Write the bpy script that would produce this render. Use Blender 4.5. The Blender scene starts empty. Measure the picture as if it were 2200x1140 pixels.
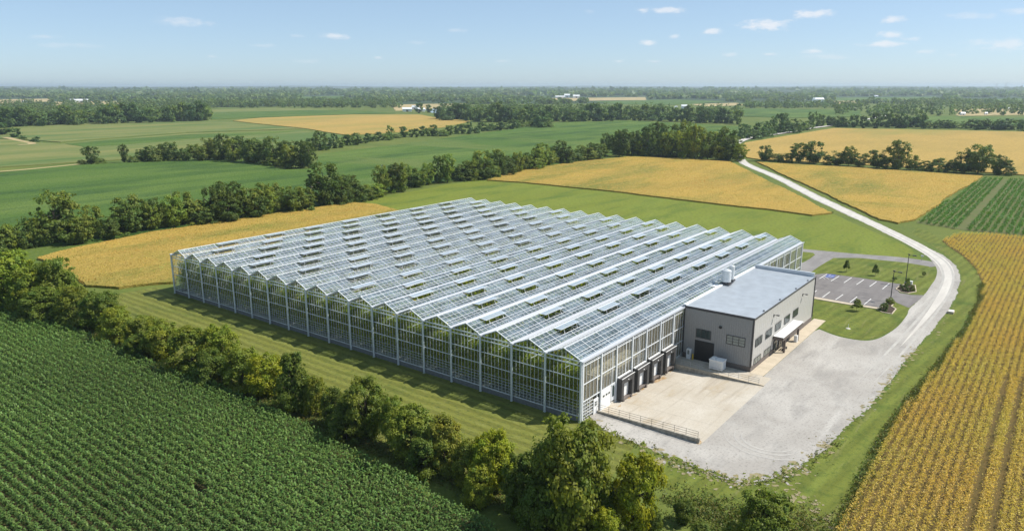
import bpy, bmesh, math, random
import numpy as np
from mathutils import Vector

random.seed(7)
RNG = np.random.default_rng(11)
R = math.radians
scene = bpy.context.scene
COL = scene.collection

# ------------------------------------------------------------------ camera frame (world: X along the greenhouse ridges, Y along its gable)
CAM = np.array([-88.64, -54.64, 50.0])
YAW, PITCH, FOC = 0.654079, 0.239611, 1576.25           # focal length in pixels of a 2200 px wide frame
FW = np.array([math.cos(YAW) * math.cos(PITCH), math.sin(YAW) * math.cos(PITCH), -math.sin(PITCH)])
RT = np.array([math.sin(YAW), -math.cos(YAW), 0.0])
UP = np.cross(RT, FW)


def G(u, v, z=0.0):
    """the point of the level plane z that the photograph shows at (u, v)"""
    d = FW * FOC + RT * (u - 1100) + UP * (570 - v)
    t = (z - CAM[2]) / d[2]
    p = CAM + t * d
    return (float(p[0]), float(p[1]), z)


def height_at(p, v):
    """height of something standing at p whose top is seen at row v"""
    fh = np.array([math.cos(YAW), math.sin(YAW), 0])
    q = np.array(p) - CAM
    D = q[:2] @ fh[:2]
    ang = PITCH - math.atan((570 - v) / FOC)
    return CAM[2] - D * math.tan(ang)


def depth(p):
    return float((np.array(p) - CAM) @ FW)


# ------------------------------------------------------------------ tagging
def tag(o, label=None, cat=None, group=None, kind=None):
    if label: o['label'] = label
    if cat: o['category'] = cat
    if group: o['group'] = group
    if kind: o['kind'] = kind
    return o


def thing(name, label, cat, loc=(0, 0, 0), group=None):
    o = bpy.data.objects.new(name, None)
    o.empty_display_size = 0.5
    COL.objects.link(o)
    o.location = loc
    return tag(o, label, cat, group)


# ------------------------------------------------------------------ mesh builder
class MB:
    def __init__(self):
        self.v, self.f, self.m = [], [], []

    def face(self, pts, mi=0):
        n = len(self.v)
        self.v += [tuple(p) for p in pts]
        self.f.append(tuple(range(n, n + len(pts))))
        self.m.append(mi)

    def box(self, x0, x1, y0, y1, z0, z1, mi=0):
        n = len(self.v)
        self.v += [(x0, y0, z0), (x1, y0, z0), (x1, y1, z0), (x0, y1, z0), (x0, y0, z1), (x1, y0, z1), (x1, y1, z1), (x0, y1, z1)]
        for q in ((0, 3, 2, 1), (4, 5, 6, 7), (0, 1, 5, 4), (1, 2, 6, 5), (2, 3, 7, 6), (3, 0, 4, 7)):
            self.f.append(tuple(n + i for i in q)); self.m.append(mi)

    def bar(self, p, q, w, h=None, mi=0, up=(0, 0, 1)):
        h = h or w
        p, q = Vector(p), Vector(q)
        d = (q - p).normalized()
        s = d.cross(Vector(up))
        if s.length < 1e-4: s = d.cross(Vector((1, 0, 0)))
        s.normalize(); t = s.cross(d)
        n = len(self.v)
        for c in (p, q):
            for a, b in ((-1, -1), (1, -1), (1, 1), (-1, 1)):
                self.v.append(tuple(c + s * (a * w / 2) + t * (b * h / 2)))
        for k in ((0, 1, 2, 3), (7, 6, 5, 4), (0, 4, 5, 1), (1, 5, 6, 2), (2, 6, 7, 3), (3, 7, 4, 0)):
            self.f.append(tuple(n + i for i in k)); self.m.append(mi)

    def tube(self, p, q, r0, r1=None, n=10, mi=0, cap=True):
        r1 = r0 if r1 is None else r1
        p, q = Vector(p), Vector(q)
        d = (q - p).normalized()
        s = d.cross(Vector((0, 0, 1)))
        if s.length < 1e-4: s = Vector((1, 0, 0))
        s.normalize(); t = d.cross(s)
        b = len(self.v)
        for c, r in ((p, r0), (q, r1)):
            for i in range(n):
                a = 2 * math.pi * i / n
                self.v.append(tuple(c + s * (r * math.cos(a)) + t * (r * math.sin(a))))
        for i in range(n):
            j = (i + 1) % n
            self.f.append((b + i, b + j, b + n + j, b + n + i)); self.m.append(mi)
        if cap:
            self.f.append(tuple(b + i for i in reversed(range(n)))); self.m.append(mi)
            self.f.append(tuple(b + n + i for i in range(n))); self.m.append(mi)

    def prism(self, poly, z0, z1, mi=0, bottom=False):
        poly = ccw(poly)
        n, k = len(self.v), len(poly)
        self.v += [(x, y, z1) for x, y in poly] + [(x, y, z0) for x, y in poly]
        self.f.append(tuple(range(n, n + k))); self.m.append(mi)
        for i in range(k):
            j = (i + 1) % k
            self.f.append((n + i, n + k + i, n + k + j, n + j)); self.m.append(mi)

    def sheet(self, poly, z, mi=0):
        poly = ccw(poly)
        self.face([(x, y, z) for x, y in poly], mi)

    def build(self, name, mats, parent=None, smooth=False, bevel=0):
        me = bpy.data.meshes.new(name)
        me.from_pydata(self.v, [], self.f)
        mats = mats if isinstance(mats, (list, tuple)) else [mats]
        for m in mats: me.materials.append(m)
        if len(mats) > 1: me.polygons.foreach_set('material_index', self.m)
        if smooth: me.polygons.foreach_set('use_smooth', [True] * len(me.polygons))
        me.update()
        o = bpy.data.objects.new(name, me)
        COL.objects.link(o)
        if parent: o.parent = parent
        if bevel:
            md = o.modifiers.new('bevel', 'BEVEL'); md.width = bevel; md.segments = 2; md.limit_method = 'ANGLE'
        return o


def ccw(poly):
    a = sum(poly[i][0] * poly[(i + 1) % len(poly)][1] - poly[(i + 1) % len(poly)][0] * poly[i][1] for i in range(len(poly)))
    return list(poly) if a > 0 else list(reversed(poly))


def P(pix, z=0.0):
    return [G(u, v, z)[:2] for u, v in pix]


def rough(poly, step, amp, seed=0, closed=True):
    """densify an outline and make it wander a little, as a field or gravel edge does"""
    r = random.Random(seed)
    out, n = [], len(poly)
    ph = [r.uniform(0, 6.28) for _ in range(4)]
    s = 0
    for i in range(n if closed else n - 1):
        a, b = poly[i], poly[(i + 1) % n]
        L = math.hypot(b[0] - a[0], b[1] - a[1])
        k = max(1, min(400, int(L / step)))
        nx, ny = (-(b[1] - a[1]) / max(L, 1e-6), (b[0] - a[0]) / max(L, 1e-6))
        for j in range(k):
            t = j / k
            e = 0 if j == 0 else amp * (0.5 * math.sin(s / (step * 5.3) + ph[0]) + 0.35 * math.sin(s / (step * 2.1) + ph[1]) + r.uniform(-.5, .5))
            out.append((a[0] + (b[0] - a[0]) * t + nx * e, a[1] + (b[1] - a[1]) * t + ny * e))
            s += L / k
    return out


def smooth_line(pts, k=6):
    out = []
    n = len(pts)
    for i in range(n - 1):
        p0, p1, p2, p3 = pts[max(0, i - 1)], pts[i], pts[i + 1], pts[min(n - 1, i + 2)]
        for j in range(k):
            t = j / k
            out.append(tuple(0.5 * (2 * p1[c] + (p2[c] - p0[c]) * t + (2 * p0[c] - 5 * p1[c] + 4 * p2[c] - p3[c]) * t * t + (3 * p1[c] - p0[c] - 3 * p2[c] + p3[c]) * t ** 3) for c in (0, 1)))
    out.append(tuple(pts[-1][:2]))
    return out


# ------------------------------------------------------------------ materials
def newmat(name):
    m = bpy.data.materials.new(name)
    m.use_nodes = True
    nt = m.node_tree
    return m, nt, nt.nodes['Principled BSDF']


def N(nt, kind, **kw):
    n = nt.nodes.new(kind)
    for k, v in kw.items(): setattr(n, k, v)
    return n


def plain(name, col, rough_=0.6, metal=0.0, vary=0.0, vscale=3.0):
    m, nt, b = newmat(name)
    b.inputs['Base Color'].default_value = (*col, 1)
    b.inputs['Roughness'].default_value = rough_
    b.inputs['Metallic'].default_value = metal
    if vary:
        g = N(nt, 'ShaderNodeNewGeometry')
        no = N(nt, 'ShaderNodeTexNoise'); no.inputs['Scale'].default_value = vscale; no.inputs['Detail'].default_value = 6
        nt.links.new(g.outputs['Position'], no.inputs['Vector'])
        cr = N(nt, 'ShaderNodeValToRGB')
        cr.color_ramp.elements[0].position = .3; cr.color_ramp.elements[1].position = .7
        cr.color_ramp.elements[0].color = (*[c * (1 - vary) for c in col], 1)
        cr.color_ramp.elements[1].color = (*[min(1, c * (1 + vary * .6)) for c in col], 1)
        nt.links.new(no.outputs['Fac'], cr.inputs['Fac'])
        nt.links.new(cr.outputs['Color'], b.inputs['Base Color'])
    return m


def ground_mat(name, layers, rough_=0.9, bump=None, stripes=None):
    """layers: first is a base colour; each further one is (colour, noise scale xyz, low, high): laid over where the noise is high"""
    m, nt, b = newmat(name)
    b.inputs['Roughness'].default_value = rough_
    b.inputs['Specular IOR Level'].default_value = 0.15
    g = N(nt, 'ShaderNodeNewGeometry')
    base = N(nt, 'ShaderNodeRGB'); base.outputs[0].default_value = (*layers[0], 1)
    cur = base.outputs[0]
    for i, (c, sc, lo, hi) in enumerate(layers[1:]):
        mp = N(nt, 'ShaderNodeMapping'); mp.inputs['Scale'].default_value = sc; mp.inputs['Location'].default_value = (i * 13.7, i * 5.1, 0)
        nt.links.new(g.outputs['Position'], mp.inputs['Vector'])
        no = N(nt, 'ShaderNodeTexNoise'); no.inputs['Scale'].default_value = 1; no.inputs['Detail'].default_value = 5; no.inputs['Roughness'].default_value = .6
        nt.links.new(mp.outputs[0], no.inputs['Vector'])
        mr = N(nt, 'ShaderNodeMapRange'); mr.inputs['From Min'].default_value = lo; mr.inputs['From Max'].default_value = hi
        nt.links.new(no.outputs['Fac'], mr.inputs['Value'])
        mx = N(nt, 'ShaderNodeMix', data_type='RGBA')
        nt.links.new(mr.outputs[0], mx.inputs['Factor'])
        nt.links.new(cur, mx.inputs['A']); mx.inputs['B'].default_value = (*c, 1)
        cur = mx.outputs['Result']
    if stripes:
        (sx, sy), amt, distort = stripes
        mp = N(nt, 'ShaderNodeMapping'); mp.inputs['Scale'].default_value = (sx, sy, 0)
        nt.links.new(g.outputs['Position'], mp.inputs['Vector'])
        sep = N(nt, 'ShaderNodeSeparateXYZ'); nt.links.new(mp.outputs[0], sep.inputs[0])
        ad = N(nt, 'ShaderNodeMath', operation='ADD'); nt.links.new(sep.outputs[0], ad.inputs[0]); nt.links.new(sep.outputs[1], ad.inputs[1])
        no = N(nt, 'ShaderNodeTexNoise'); no.inputs['Scale'].default_value = .25; no.inputs['Detail'].default_value = 3
        nt.links.new(g.outputs['Position'], no.inputs['Vector'])
        ad2 = N(nt, 'ShaderNodeMath', operation='MULTIPLY_ADD'); nt.links.new(no.outputs['Fac'], ad2.inputs[0]); ad2.inputs[1].default_value = distort
        nt.links.new(ad.outputs[0], ad2.inputs[2])
        si = N(nt, 'ShaderNodeMath', operation='SINE'); nt.links.new(ad2.outputs[0], si.inputs[0])
        mr = N(nt, 'ShaderNodeMapRange'); mr.inputs['From Min'].default_value = -.6; mr.inputs['From Max'].default_value = .6
        mr.inputs['To Min'].default_value = 1 - amt; mr.inputs['To Max'].default_value = 1 + amt
        nt.links.new(si.outputs[0], mr.inputs['Value'])
        mu = N(nt, 'ShaderNodeVectorMath', operation='SCALE'); nt.links.new(cur, mu.inputs[0]); nt.links.new(mr.outputs[0], mu.inputs['Scale'])
        cur = mu.outputs[0]
    nt.links.new(cur, b.inputs['Base Color'])
    if bump:
        sc, st, dist = bump
        no = N(nt, 'ShaderNodeTexNoise'); no.inputs['Scale'].default_value = sc; no.inputs['Detail'].default_value = 4; no.inputs['Roughness'].default_value = .65
        nt.links.new(g.outputs['Position'], no.inputs['Vector'])
        bp = N(nt, 'ShaderNodeBump'); bp.inputs['Strength'].default_value = st; bp.inputs['Distance'].default_value = dist
        nt.links.new(no.outputs['Fac'], bp.inputs['Height']); nt.links.new(bp.outputs[0], b.inputs['Normal'])
    return m


def leaf_mat(name, col, trans=0.35, use_obj=True):
    """leaf colour = material colour x the object's own tint x a per-leaf tint stored on the mesh"""
    m, nt, b = newmat(name)
    at = N(nt, 'ShaderNodeAttribute', attribute_name='tint')
    v = N(nt, 'ShaderNodeVectorMath', operation='MULTIPLY'); v.inputs[0].default_value = col
    nt.links.new(at.outputs['Color'], v.inputs[1])
    cur = v.outputs[0]
    if use_obj:
        oi = N(nt, 'ShaderNodeObjectInfo')
        w = N(nt, 'ShaderNodeVectorMath', operation='MULTIPLY')
        nt.links.new(cur, w.inputs[0]); nt.links.new(oi.outputs['Color'], w.inputs[1]); cur = w.outputs[0]
    b.inputs['Roughness'].default_value = .55
    b.inputs['Specular IOR Level'].default_value = .25
    nt.links.new(cur, b.inputs['Base Color'])
    tr = N(nt, 'ShaderNodeBsdfTranslucent'); 
    w2 = N(nt, 'ShaderNodeVectorMath', operation='MULTIPLY'); nt.links.new(cur, w2.inputs[0]); w2.inputs[1].default_value = (1.25, 1.3, .6)
    nt.links.new(w2.outputs[0], tr.inputs['Color'])
    mx = N(nt, 'ShaderNodeMixShader'); mx.inputs[0].default_value = trans
    nt.links.new(b.outputs[0], mx.inputs[1]); nt.links.new(tr.outputs[0], mx.inputs[2])
    nt.links.new(mx.outputs[0], nt.nodes['Material Output'].inputs['Surface'])
    return m


def glass_mat(name, tint, diffuse, dcol, fres=1.0, rough_=.04, dirt=0.0):
    m, nt, b = newmat(name)
    nt.nodes.remove(b)
    t = N(nt, 'ShaderNodeBsdfTransparent'); t.inputs[0].default_value = (*tint, 1)
    d = N(nt, 'ShaderNodeBsdfDiffuse'); d.inputs[0].default_value = (*dcol, 1)
    gl = N(nt, 'ShaderNodeBsdfGlossy'); gl.inputs['Roughness'].default_value = rough_; gl.inputs[0].default_value = (1, 1, 1, 1)
    f = N(nt, 'ShaderNodeFresnel'); f.inputs[0].default_value = 1.55
    mu = N(nt, 'ShaderNodeMath', operation='MULTIPLY', use_clamp=True); nt.links.new(f.outputs[0], mu.inputs[0]); mu.inputs[1].default_value = fres
    m1 = N(nt, 'ShaderNodeMixShader'); m1.inputs[0].default_value = diffuse
    if dirt:
        g = N(nt, 'ShaderNodeNewGeometry')
        mp = N(nt, 'ShaderNodeMapping'); mp.inputs['Scale'].default_value = (.25, .9, .9)
        nt.links.new(g.outputs['Position'], mp.inputs[0])
        no = N(nt, 'ShaderNodeTexNoise'); no.inputs['Scale'].default_value = 1; no.inputs['Detail'].default_value = 5
        nt.links.new(mp.outputs[0], no.inputs['Vector'])
        mr = N(nt, 'ShaderNodeMapRange'); mr.inputs['From Min'].default_value = .35; mr.inputs['From Max'].default_value = .7
        mr.inputs['To Min'].default_value = diffuse * (1 - dirt); mr.inputs['To Max'].default_value = min(1, diffuse * (1 + dirt * 1.5))
        nt.links.new(no.outputs['Fac'], mr.inputs['Value']); nt.links.new(mr.outputs[0], m1.inputs[0])
    nt.links.new(t.outputs[0], m1.inputs[1]); nt.links.new(d.outputs[0], m1.inputs[2])
    m2 = N(nt, 'ShaderNodeMixShader'); nt.links.new(mu.outputs[0], m2.inputs[0])
    nt.links.new(m1.outputs[0], m2.inputs[1]); nt.links.new(gl.outputs[0], m2.inputs[2])
    nt.links.new(m2.outputs[0], nt.nodes['Material Output'].inputs['Surface'])
    return m


GOLD = (.44, .295, .062); GOLD2 = (.36, .255, .055); GOLDG = (.17, .185, .035); PALE = (.52, .34, .09)
M = {}
M['meadow'] = ground_mat('meadow_grass', [(.095, .130, .026), ((.13, .155, .032), (.03, .03, 1), .4, .65), ((.07, .12, .022), (.012, .012, 1), .5, .7), ((.16, .19, .045), (.9, .9, 1), .5, .8)], bump=(1.3, .35, .3))
M['lawn'] = ground_mat('mown_lawn', [(.142, .150, .030), ((.168, .180, .040), (.5, .02, 1), .45, .7), ((.065, .096, .018), (.12, .05, 1), .5, .75), ((.17, .175, .05), (1.6, .3, 1), .5, .72), ((.06, .085, .02), (2.2, 1.1, 1), .5, .75)], bump=(2.5, .5, .15), stripes=((3.1, 0), .14, 3.0))
M['lawn_soft'] = ground_mat('campus_lawn', [(.128, .148, .026), ((.15, .178, .034), (.05, .4, 1), .42, .66), ((.07, .108, .018), (.12, .12, 1), .5, .72), ((.19, .185, .07), (.07, .9, 1), .57, .74), ((.06, .092, .018), (1.1, 1.4, 1), .5, .75)], bump=(2.2, .5, .15), stripes=((.35, 2.6), .09, 1.5))
M['bright_grass'] = ground_mat('pasture_grass', [(.158, .184, .024), ((.17, .205, .03), (.02, .06, 1), .42, .62), ((.092, .138, .02), (.025, .09, 1), .5, .68), ((.085, .125, .024), (.7, .9, 1), .48, .74), ((.19, .195, .05), (.3, .5, 1), .56, .75)], bump=(1.2, .3, .25))
M['soy'] = ground_mat('soybean_canopy', [(.078, .140, .022), ((.125, .182, .036), (.005, .022, 1), .44, .64), ((.040, .086, .018), (.012, .05, 1), .48, .66), ((.13, .17, .04), (.02, .006, 1), .56, .7), ((.10, .16, .04), (.5, .5, 1), .5, .8), ((.03, .075, .015), (1.1, 1.1, 1), .5, .75)], bump=(1.0, .9, .7))
M['olive'] = ground_mat('ripening_canopy', [(.15, .175, .05), ((.20, .20, .065), (.006, .03, 1), .42, .6), ((.085, .14, .035), (.004, .02, 1), .5, .62), ((.11, .15, .04), (.4, .4, 1), .5, .8)], bump=(.7, .4, .5))
M['gold'] = ground_mat('ripe_crop_canopy', [GOLD, (GOLD2, (.02, .07, 1), .42, .6), (GOLDG, (.011, .04, 1), .50, .66), ((.24, .22, .04), (.05, .02, 1), .56, .7), ((.48, .33, .09), (.3, .8, 1), .48, .75), ((.24, .165, .035), (1.3, 1.7, 1), .47, .72)], bump=(1.6, .9, .6))
M['gold_far'] = ground_mat('ripe_crop_far', [(.42, .285, .080), ((.35, .25, .07), (.01, .03, 1), .42, .65), ((.27, .24, .06), (.004, .012, 1), .5, .66), ((.28, .20, .05), (.35, .6, 1), .45, .75)], bump=(1, .8, .6))
M['stubble'] = ground_mat('pale_stubble', [(.42, .33, .17), ((.34, .28, .13), (.01, .02, 1), .4, .7)])
M['soil'] = ground_mat('field_soil', [(.045, .04, .018), ((.07, .065, .02), (.5, .5, 1), .4, .7)], bump=(2, .4, .2))
M['rowsoil'] = ground_mat('row_soil', [(.10, .125, .04), ((.14, .13, .055), (.3, .3, 1), .4, .7)])
M['strawsoil'] = ground_mat('straw_soil', [(.13, .09, .03), ((.08, .065, .02), (.4, 1.2, 1), .4, .7)], bump=(2, .4, .2))
M['gravel'] = ground_mat('crushed_limestone', [(.350, .326, .296), ((.455, .43, .395), (.05, .05, 1), .45, .65), ((.285, .27, .25), (.09, .3, 1), .5, .7), ((.47, .445, .41), (.03, .22, 1), .55, .7), ((.42, .40, .37), (.35, .12, 1), .52, .75), ((.22, .205, .19), (2.6, 2.6, 1), .52, .76)], bump=(5, .4, .05))
M['road'] = ground_mat('gravel_road', [(.50, .47, .43), ((.58, .55, .50), (.08, .5, 1), .4, .65), ((.50, .47, .43), (.5, .1, 1), .52, .75), ((.44, .42, .39), (2.2, 2.2, 1), .55, .85)], bump=(5, .3, .05))
M['track'] = ground_mat('worn_track', [(.40, .38, .35), ((.46, .44, .405), (.2, .9, 1), .4, .65), ((.37, .355, .335), (.6, .6, 1), .48, .7)], bump=(5, .3, .05))
M['rust'] = ground_mat('clay_spill', [(.36, .22, .09), ((.50, .40, .28), (2.5, 2.5, 1), .42, .6), ((.24, .14, .06), (4, 4, 1), .5, .7)])
M['dirt'] = ground_mat('dry_dirt', [(.22, .19, .10), ((.33, .28, .18), (.8, .8, 1), .4, .65), ((.25, .22, .09), (1.3, 1.3, 1), .5, .7)], bump=(4, .4, .06))
M['concrete'] = ground_mat('yard_concrete', [(.46, .41, .335), ((.53, .485, .415), (.15, .2, 1), .42, .65), ((.385, .30, .19), (.12, .3, 1), .55, .75), ((.33, .28, .22), (.05, .8, 1), .54, .76), ((.40, .35, .285), (3, 3, 1), .5, .8)], bump=(9, .15, .02))
M['pavement'] = ground_mat('pavement_concrete', [(.54, .46, .35), ((.47, .40, .30), (.5, .5, 1), .4, .7)], bump=(8, .15, .02))
M['asphalt'] = ground_mat('asphalt', [(.185, .170, .165), ((.22, .205, .198), (.06, .5, 1), .42, .65), ((.115, .108, .11), (.5, .2, 1), .52, .75), ((.20, .19, .185), (3, 3, 1), .55, .8)], bump=(8, .2, .02))
M['asphalt_light'] = ground_mat('worn_asphalt', [(.215, .203, .196), ((.275, .262, .25), (.1, .3, 1), .42, .65), ((.23, .22, .215), (.4, .2, 1), .52, .75)], bump=(8, .2, .02))
M['white_paint'] = plain('white_line_paint', (.78, .77, .74), .6, vary=.12)
M['blue_paint'] = plain('blue_bay_paint', (.06, .09, .28), .6, vary=.3)
M['steel_white'] = plain('white_coated_steel', (.74, .76, .78), .38, vary=.08)
M['alu'] = plain('galvanised_aluminium', (.70, .73, .76), .4, .1, vary=.08)
M['gutter'] = plain('white_gutter', (.54, .56, .60), .35, vary=.06)
M['curb'] = plain('foundation_concrete', (.19, .19, .195), .8, vary=.25)
M['wallconc'] = plain('stained_concrete', (.36, .33, .275), .85, vary=.45, vscale=1.6)
M['foundation_pale'] = plain('pale_foundation', (.58, .55, .49), .8, vary=.2)
M['roof_glass'] = glass_mat('roof_glass', (.88, .95, .97), .13, (.58, .74, .90), 1.5, .05, .6)
M['wall_glass'] = glass_mat('wall_glass', (.95, .97, .94), .025, (.6, .65, .6), .6, .03)
M['side_glass'] = glass_mat('side_glass', (.86, .85, .80), .22, (.50, .46, .34), 1.0, .03)
M['vent_glass'] = glass_mat('vent_glass', (.72, .80, .86), .5, (.64, .74, .84), 1.0, .08)
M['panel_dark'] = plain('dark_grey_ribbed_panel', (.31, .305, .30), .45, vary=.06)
M['beige'] = plain('packing_hall_lining', (.46, .42, .33), .8, vary=.2, vscale=.6)
M['panel'] = plain('grey_wall_panel', (.47, .455, .43), .45, vary=.05)
M['metal_roof'] = plain('metal_roof', (.52, .555, .59), .36, .1, vary=.12, vscale=.5)
M['trim'] = plain('dark_trim', (.055, .052, .055), .5)
M['plinth'] = plain('brown_plinth', (.155, .13, .115), .8, vary=.2, vscale=5)
M['fascia'] = plain('brown_fascia', (.12, .095, .085), .5)
M['black'] = plain('black_rubber', (.018, .018, .019), .6, vary=.2)
M['pad'] = plain('shelter_pad', (.06, .058, .057), .7, vary=.25, vscale=2)
M['bay_dark'] = plain('roller_door_dark', (.02, .02, .022), .5)
M['white'] = plain('white_coating', (.80, .80, .79), .45, vary=.05)
M['window'] = plain('window_glass', (.045, .065, .062), .06)
M['window_blind'] = plain('window_blinds', (.26, .28, .255), .25, vary=.15, vscale=4)
M['yellow'] = plain('yellow_paint', (.62, .42, .05), .5)
M['galv'] = plain('galvanised_rail', (.36, .37, .37), .45, .3)
M['railbrown'] = plain('rail_weathered', (.24, .215, .18), .6)
M['pole'] = plain('pole_dark_bronze', (.03, .028, .028), .5)
M['bark'] = plain('bark', (.085, .065, .045), .9, vary=.4, vscale=6)
M['palebark'] = plain('pale_dead_wood', (.36, .31, .25), .9, vary=.3, vscale=6)
M['wood'] = plain('weathered_wood', (.20, .16, .12), .85, vary=.3)
M['mulch'] = ground_mat('bark_mulch', [(.055, .04, .03), ((.10, .075, .055), (3, 3, 1), .4, .7)], bump=(8, .5, .06))
M['tankm'] = plain('steel_tank', (.66, .68, .69), .35, .3, vary=.12)
M['floor'] = plain('white_ground_cover', (.62, .62, .58), .7, vary=.25, vscale=.5)
M['barnwall'] = plain('barn_white', (.80, .80, .80), .6)
M['barnroof'] = plain('barn_roof', (.74, .76, .78), .5)
M['housewall'] = plain('house_wall', (.66, .62, .56), .7)
M['houseroof'] = plain('house_roof', (.22, .19, .17), .8)
M['pond'] = plain('pond_water', (.05, .07, .09), .05)
M['leaf'] = leaf_mat('leaf', (.170, .215, .042), .34)
M['leaf_far'] = leaf_mat('leaf_far', (.150, .215, .062), .35)
M['leaf_near'] = leaf_mat('leaf_near', (.190, .225, .031), .36)
M['corn'] = leaf_mat('corn_leaf', (.102, .185, .044), .32, False)
M['straw'] = leaf_mat('straw_leaf', (.70, .525, .15), .38, False)
M['straw_mid'] = leaf_mat('straw_mid', (.50, .365, .095), .3, False)
M['rowcrop'] = leaf_mat('row_crop_leaf', (.13, .25, .06), .3, False)
M['vine'] = leaf_mat('vine_leaf', (.41, .48, .068), .55, False)
M['weed'] = leaf_mat('weed_leaf', (.15, .17, .045), .3, False)
M['vine_core'] = plain('vine_core', (.05, .075, .02), .9, vary=.3)
M['forest_hill'] = ground_mat('forest_cover', [(.038, .065, .028), ((.06, .09, .035), (.004, .004, 1), .4, .65), ((.025, .045, .02), (.02, .02, .02), .45, .7), ((.13, .14, .06), (.0006, .0009, 1), .62, .68)], bump=(.03, .8, 8))


# ------------------------------------------------------------------ numpy leaf meshes
def quads_mesh(name, V, mat, tint=None, trunk=None, smooth=False):
    """V: (n,4,3) corners of n separate leaf faces; trunk: MB appended with the second material"""
    n = len(V)
    nv, nf = 4 * n, n
    tv, tf = (trunk.v, trunk.f) if trunk else ([], [])
    me = bpy.data.meshes.new(name)
    verts = np.concatenate([V.reshape(-1, 3), np.array(tv).reshape(-1, 3)]) if tv else V.reshape(-1, 3)
    loops = np.concatenate([np.arange(nv, dtype=np.int32), np.array([i + nv for f in tf for i in f], dtype=np.int32)])
    tot = np.concatenate([np.full(nf, 4, np.int32), np.array([len(f) for f in tf], dtype=np.int32)])
    start = np.concatenate([[0], np.cumsum(tot)[:-1]]).astype(np.int32)
    me.vertices.add(len(verts)); me.vertices.foreach_set('co', verts.astype(np.float32).ravel())
    me.loops.add(len(loops)); me.loops.foreach_set('vertex_index', loops)
    me.polygons.add(len(tot)); me.polygons.foreach_set('loop_start', start)
    me.polygons.foreach_set('loop_total', tot)
    me.materials.append(mat)
    if trunk:
        me.materials.append(M['bark'])
        me.polygons.foreach_set('material_index', np.concatenate([np.zeros(nf, np.int32), np.ones(len(tf), np.int32)]))
    me.update(calc_edges=True)
    a = me.attributes.new('tint', 'FLOAT_COLOR', 'FACE')
    c = np.ones((len(tot), 4), np.float32)
    if tint is not None: c[:nf, :3] = tint
    a.data.foreach_set('color', c.ravel())
    return me


def unit(a):
    return a / np.maximum(np.linalg.norm(a, axis=-1, keepdims=True), 1e-9)


def leaf_quads(c, nrm, size, rng, aspect=.62):
    """diamond leaves at c facing nrm"""
    n = len(c)
    r = unit(rng.normal(size=(n, 3)))
    a = unit(np.cross(nrm, r)); b = np.cross(nrm, a)
    s = size[:, None]
    bend = nrm * s * .18
    return np.stack([c - a * s * .5 - bend, c + b * s * aspect * .5, c + a * s * .5 - bend, c - b * s * aspect * .5], 1)


def crown_points(rng, nleaf, shape, nclump, low=.12):
    """leaf centres and normals of a crown inside a unit box: x,y in -.5...5, z 0..1; built from many leafy clumps of uneven size"""
    cs, rs = [], []
    tries = 0
    while len(cs) < nclump and tries < 9000:
        tries += 1
        z = rng.uniform(low, .93)
        if shape == 'round':
            t = (z - .52) / .5; rad = .47 * math.sqrt(max(0, 1 - t * t)) * (1 if z > .35 else .55 + z)
        elif shape == 'shrub':
            rad = .48 * math.sqrt(max(0, 1 - (z * .98) ** 2.4))
        elif shape == 'cone':
            rad = .46 * (1 - z) ** .7 + .05
        else:                                   # tall, open
            t = (z - .6) / .45; rad = .42 * math.sqrt(max(0, 1 - t * t)) if z > .25 else .14
        a = rng.uniform(0, 2 * math.pi)
        q = math.sqrt(rng.uniform(.25, 1.0)) * rad * rng.uniform(.72, 1.08)
        r = (rng.choice((rng.uniform(.035, .075), rng.uniform(.07, .15))) if nleaf > 1000 else rng.uniform(.10, .18)) * (1.1 - .35 * z)
        p = np.array([q * math.cos(a), q * math.sin(a), z])
        cs.append(p); rs.append(r)
    cs, rs = np.array(cs), np.array(rs)
    w = rs ** 2; w /= w.sum()
    idx = rng.choice(len(cs), nleaf, p=w)
    d = unit(rng.normal(size=(nleaf, 3)) + np.array([0, 0, .4]))
    rad = rs[idx] * np.where(rng.uniform(size=nleaf) < .22, rng.uniform(1.0, 1.55, nleaf), rng.uniform(.35, 1.08, nleaf) ** .6)
    sq = rng.uniform(.55, 1.35, (len(cs), 3)) * np.array([1, 1, .72])          # every clump has its own lopsided shape
    c = cs[idx] + d * rad[:, None] * sq[idx]
    out = unit(cs[idx] - np.array([0, 0, .45]))
    nrm = unit(d * .8 + out * .45 + np.array([0, 0, .35]) + rng.normal(size=(nleaf, 3)) * .5)
    c[:, 2] = np.maximum(c[:, 2], .01)
    return c, nrm, idx, len(cs)


def tree_trunk(rng, h, top=.8, r=.022, limbs=7):
    m = MB()
    p = Vector((0, 0, -.02)); pts = [p]
    for i in range(1, 6):
        pts.append(Vector((rng.normal() * .012, rng.normal() * .012, top * i / 5)))
    for i in range(5):
        m.tube(pts[i], pts[i + 1], r * (1 - i * .17), r * (1 - (i + 1) * .17), 7, cap=False)
    for k in range(limbs):
        z = rng.uniform(.25, .7); a = rng.uniform(0, 6.28)
        b = Vector((0, 0, z * top)); e = Vector((math.cos(a) * .3, math.sin(a) * .3, z * top + rng.uniform(.12, .3)))
        mid = (b + e) / 2 + Vector((0, 0, .03))
        m.tube(b, mid, r * .45, r * .3, 5, cap=False); m.tube(mid, e, r * .3, r * .08, 5, cap=False)
    return m


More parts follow.
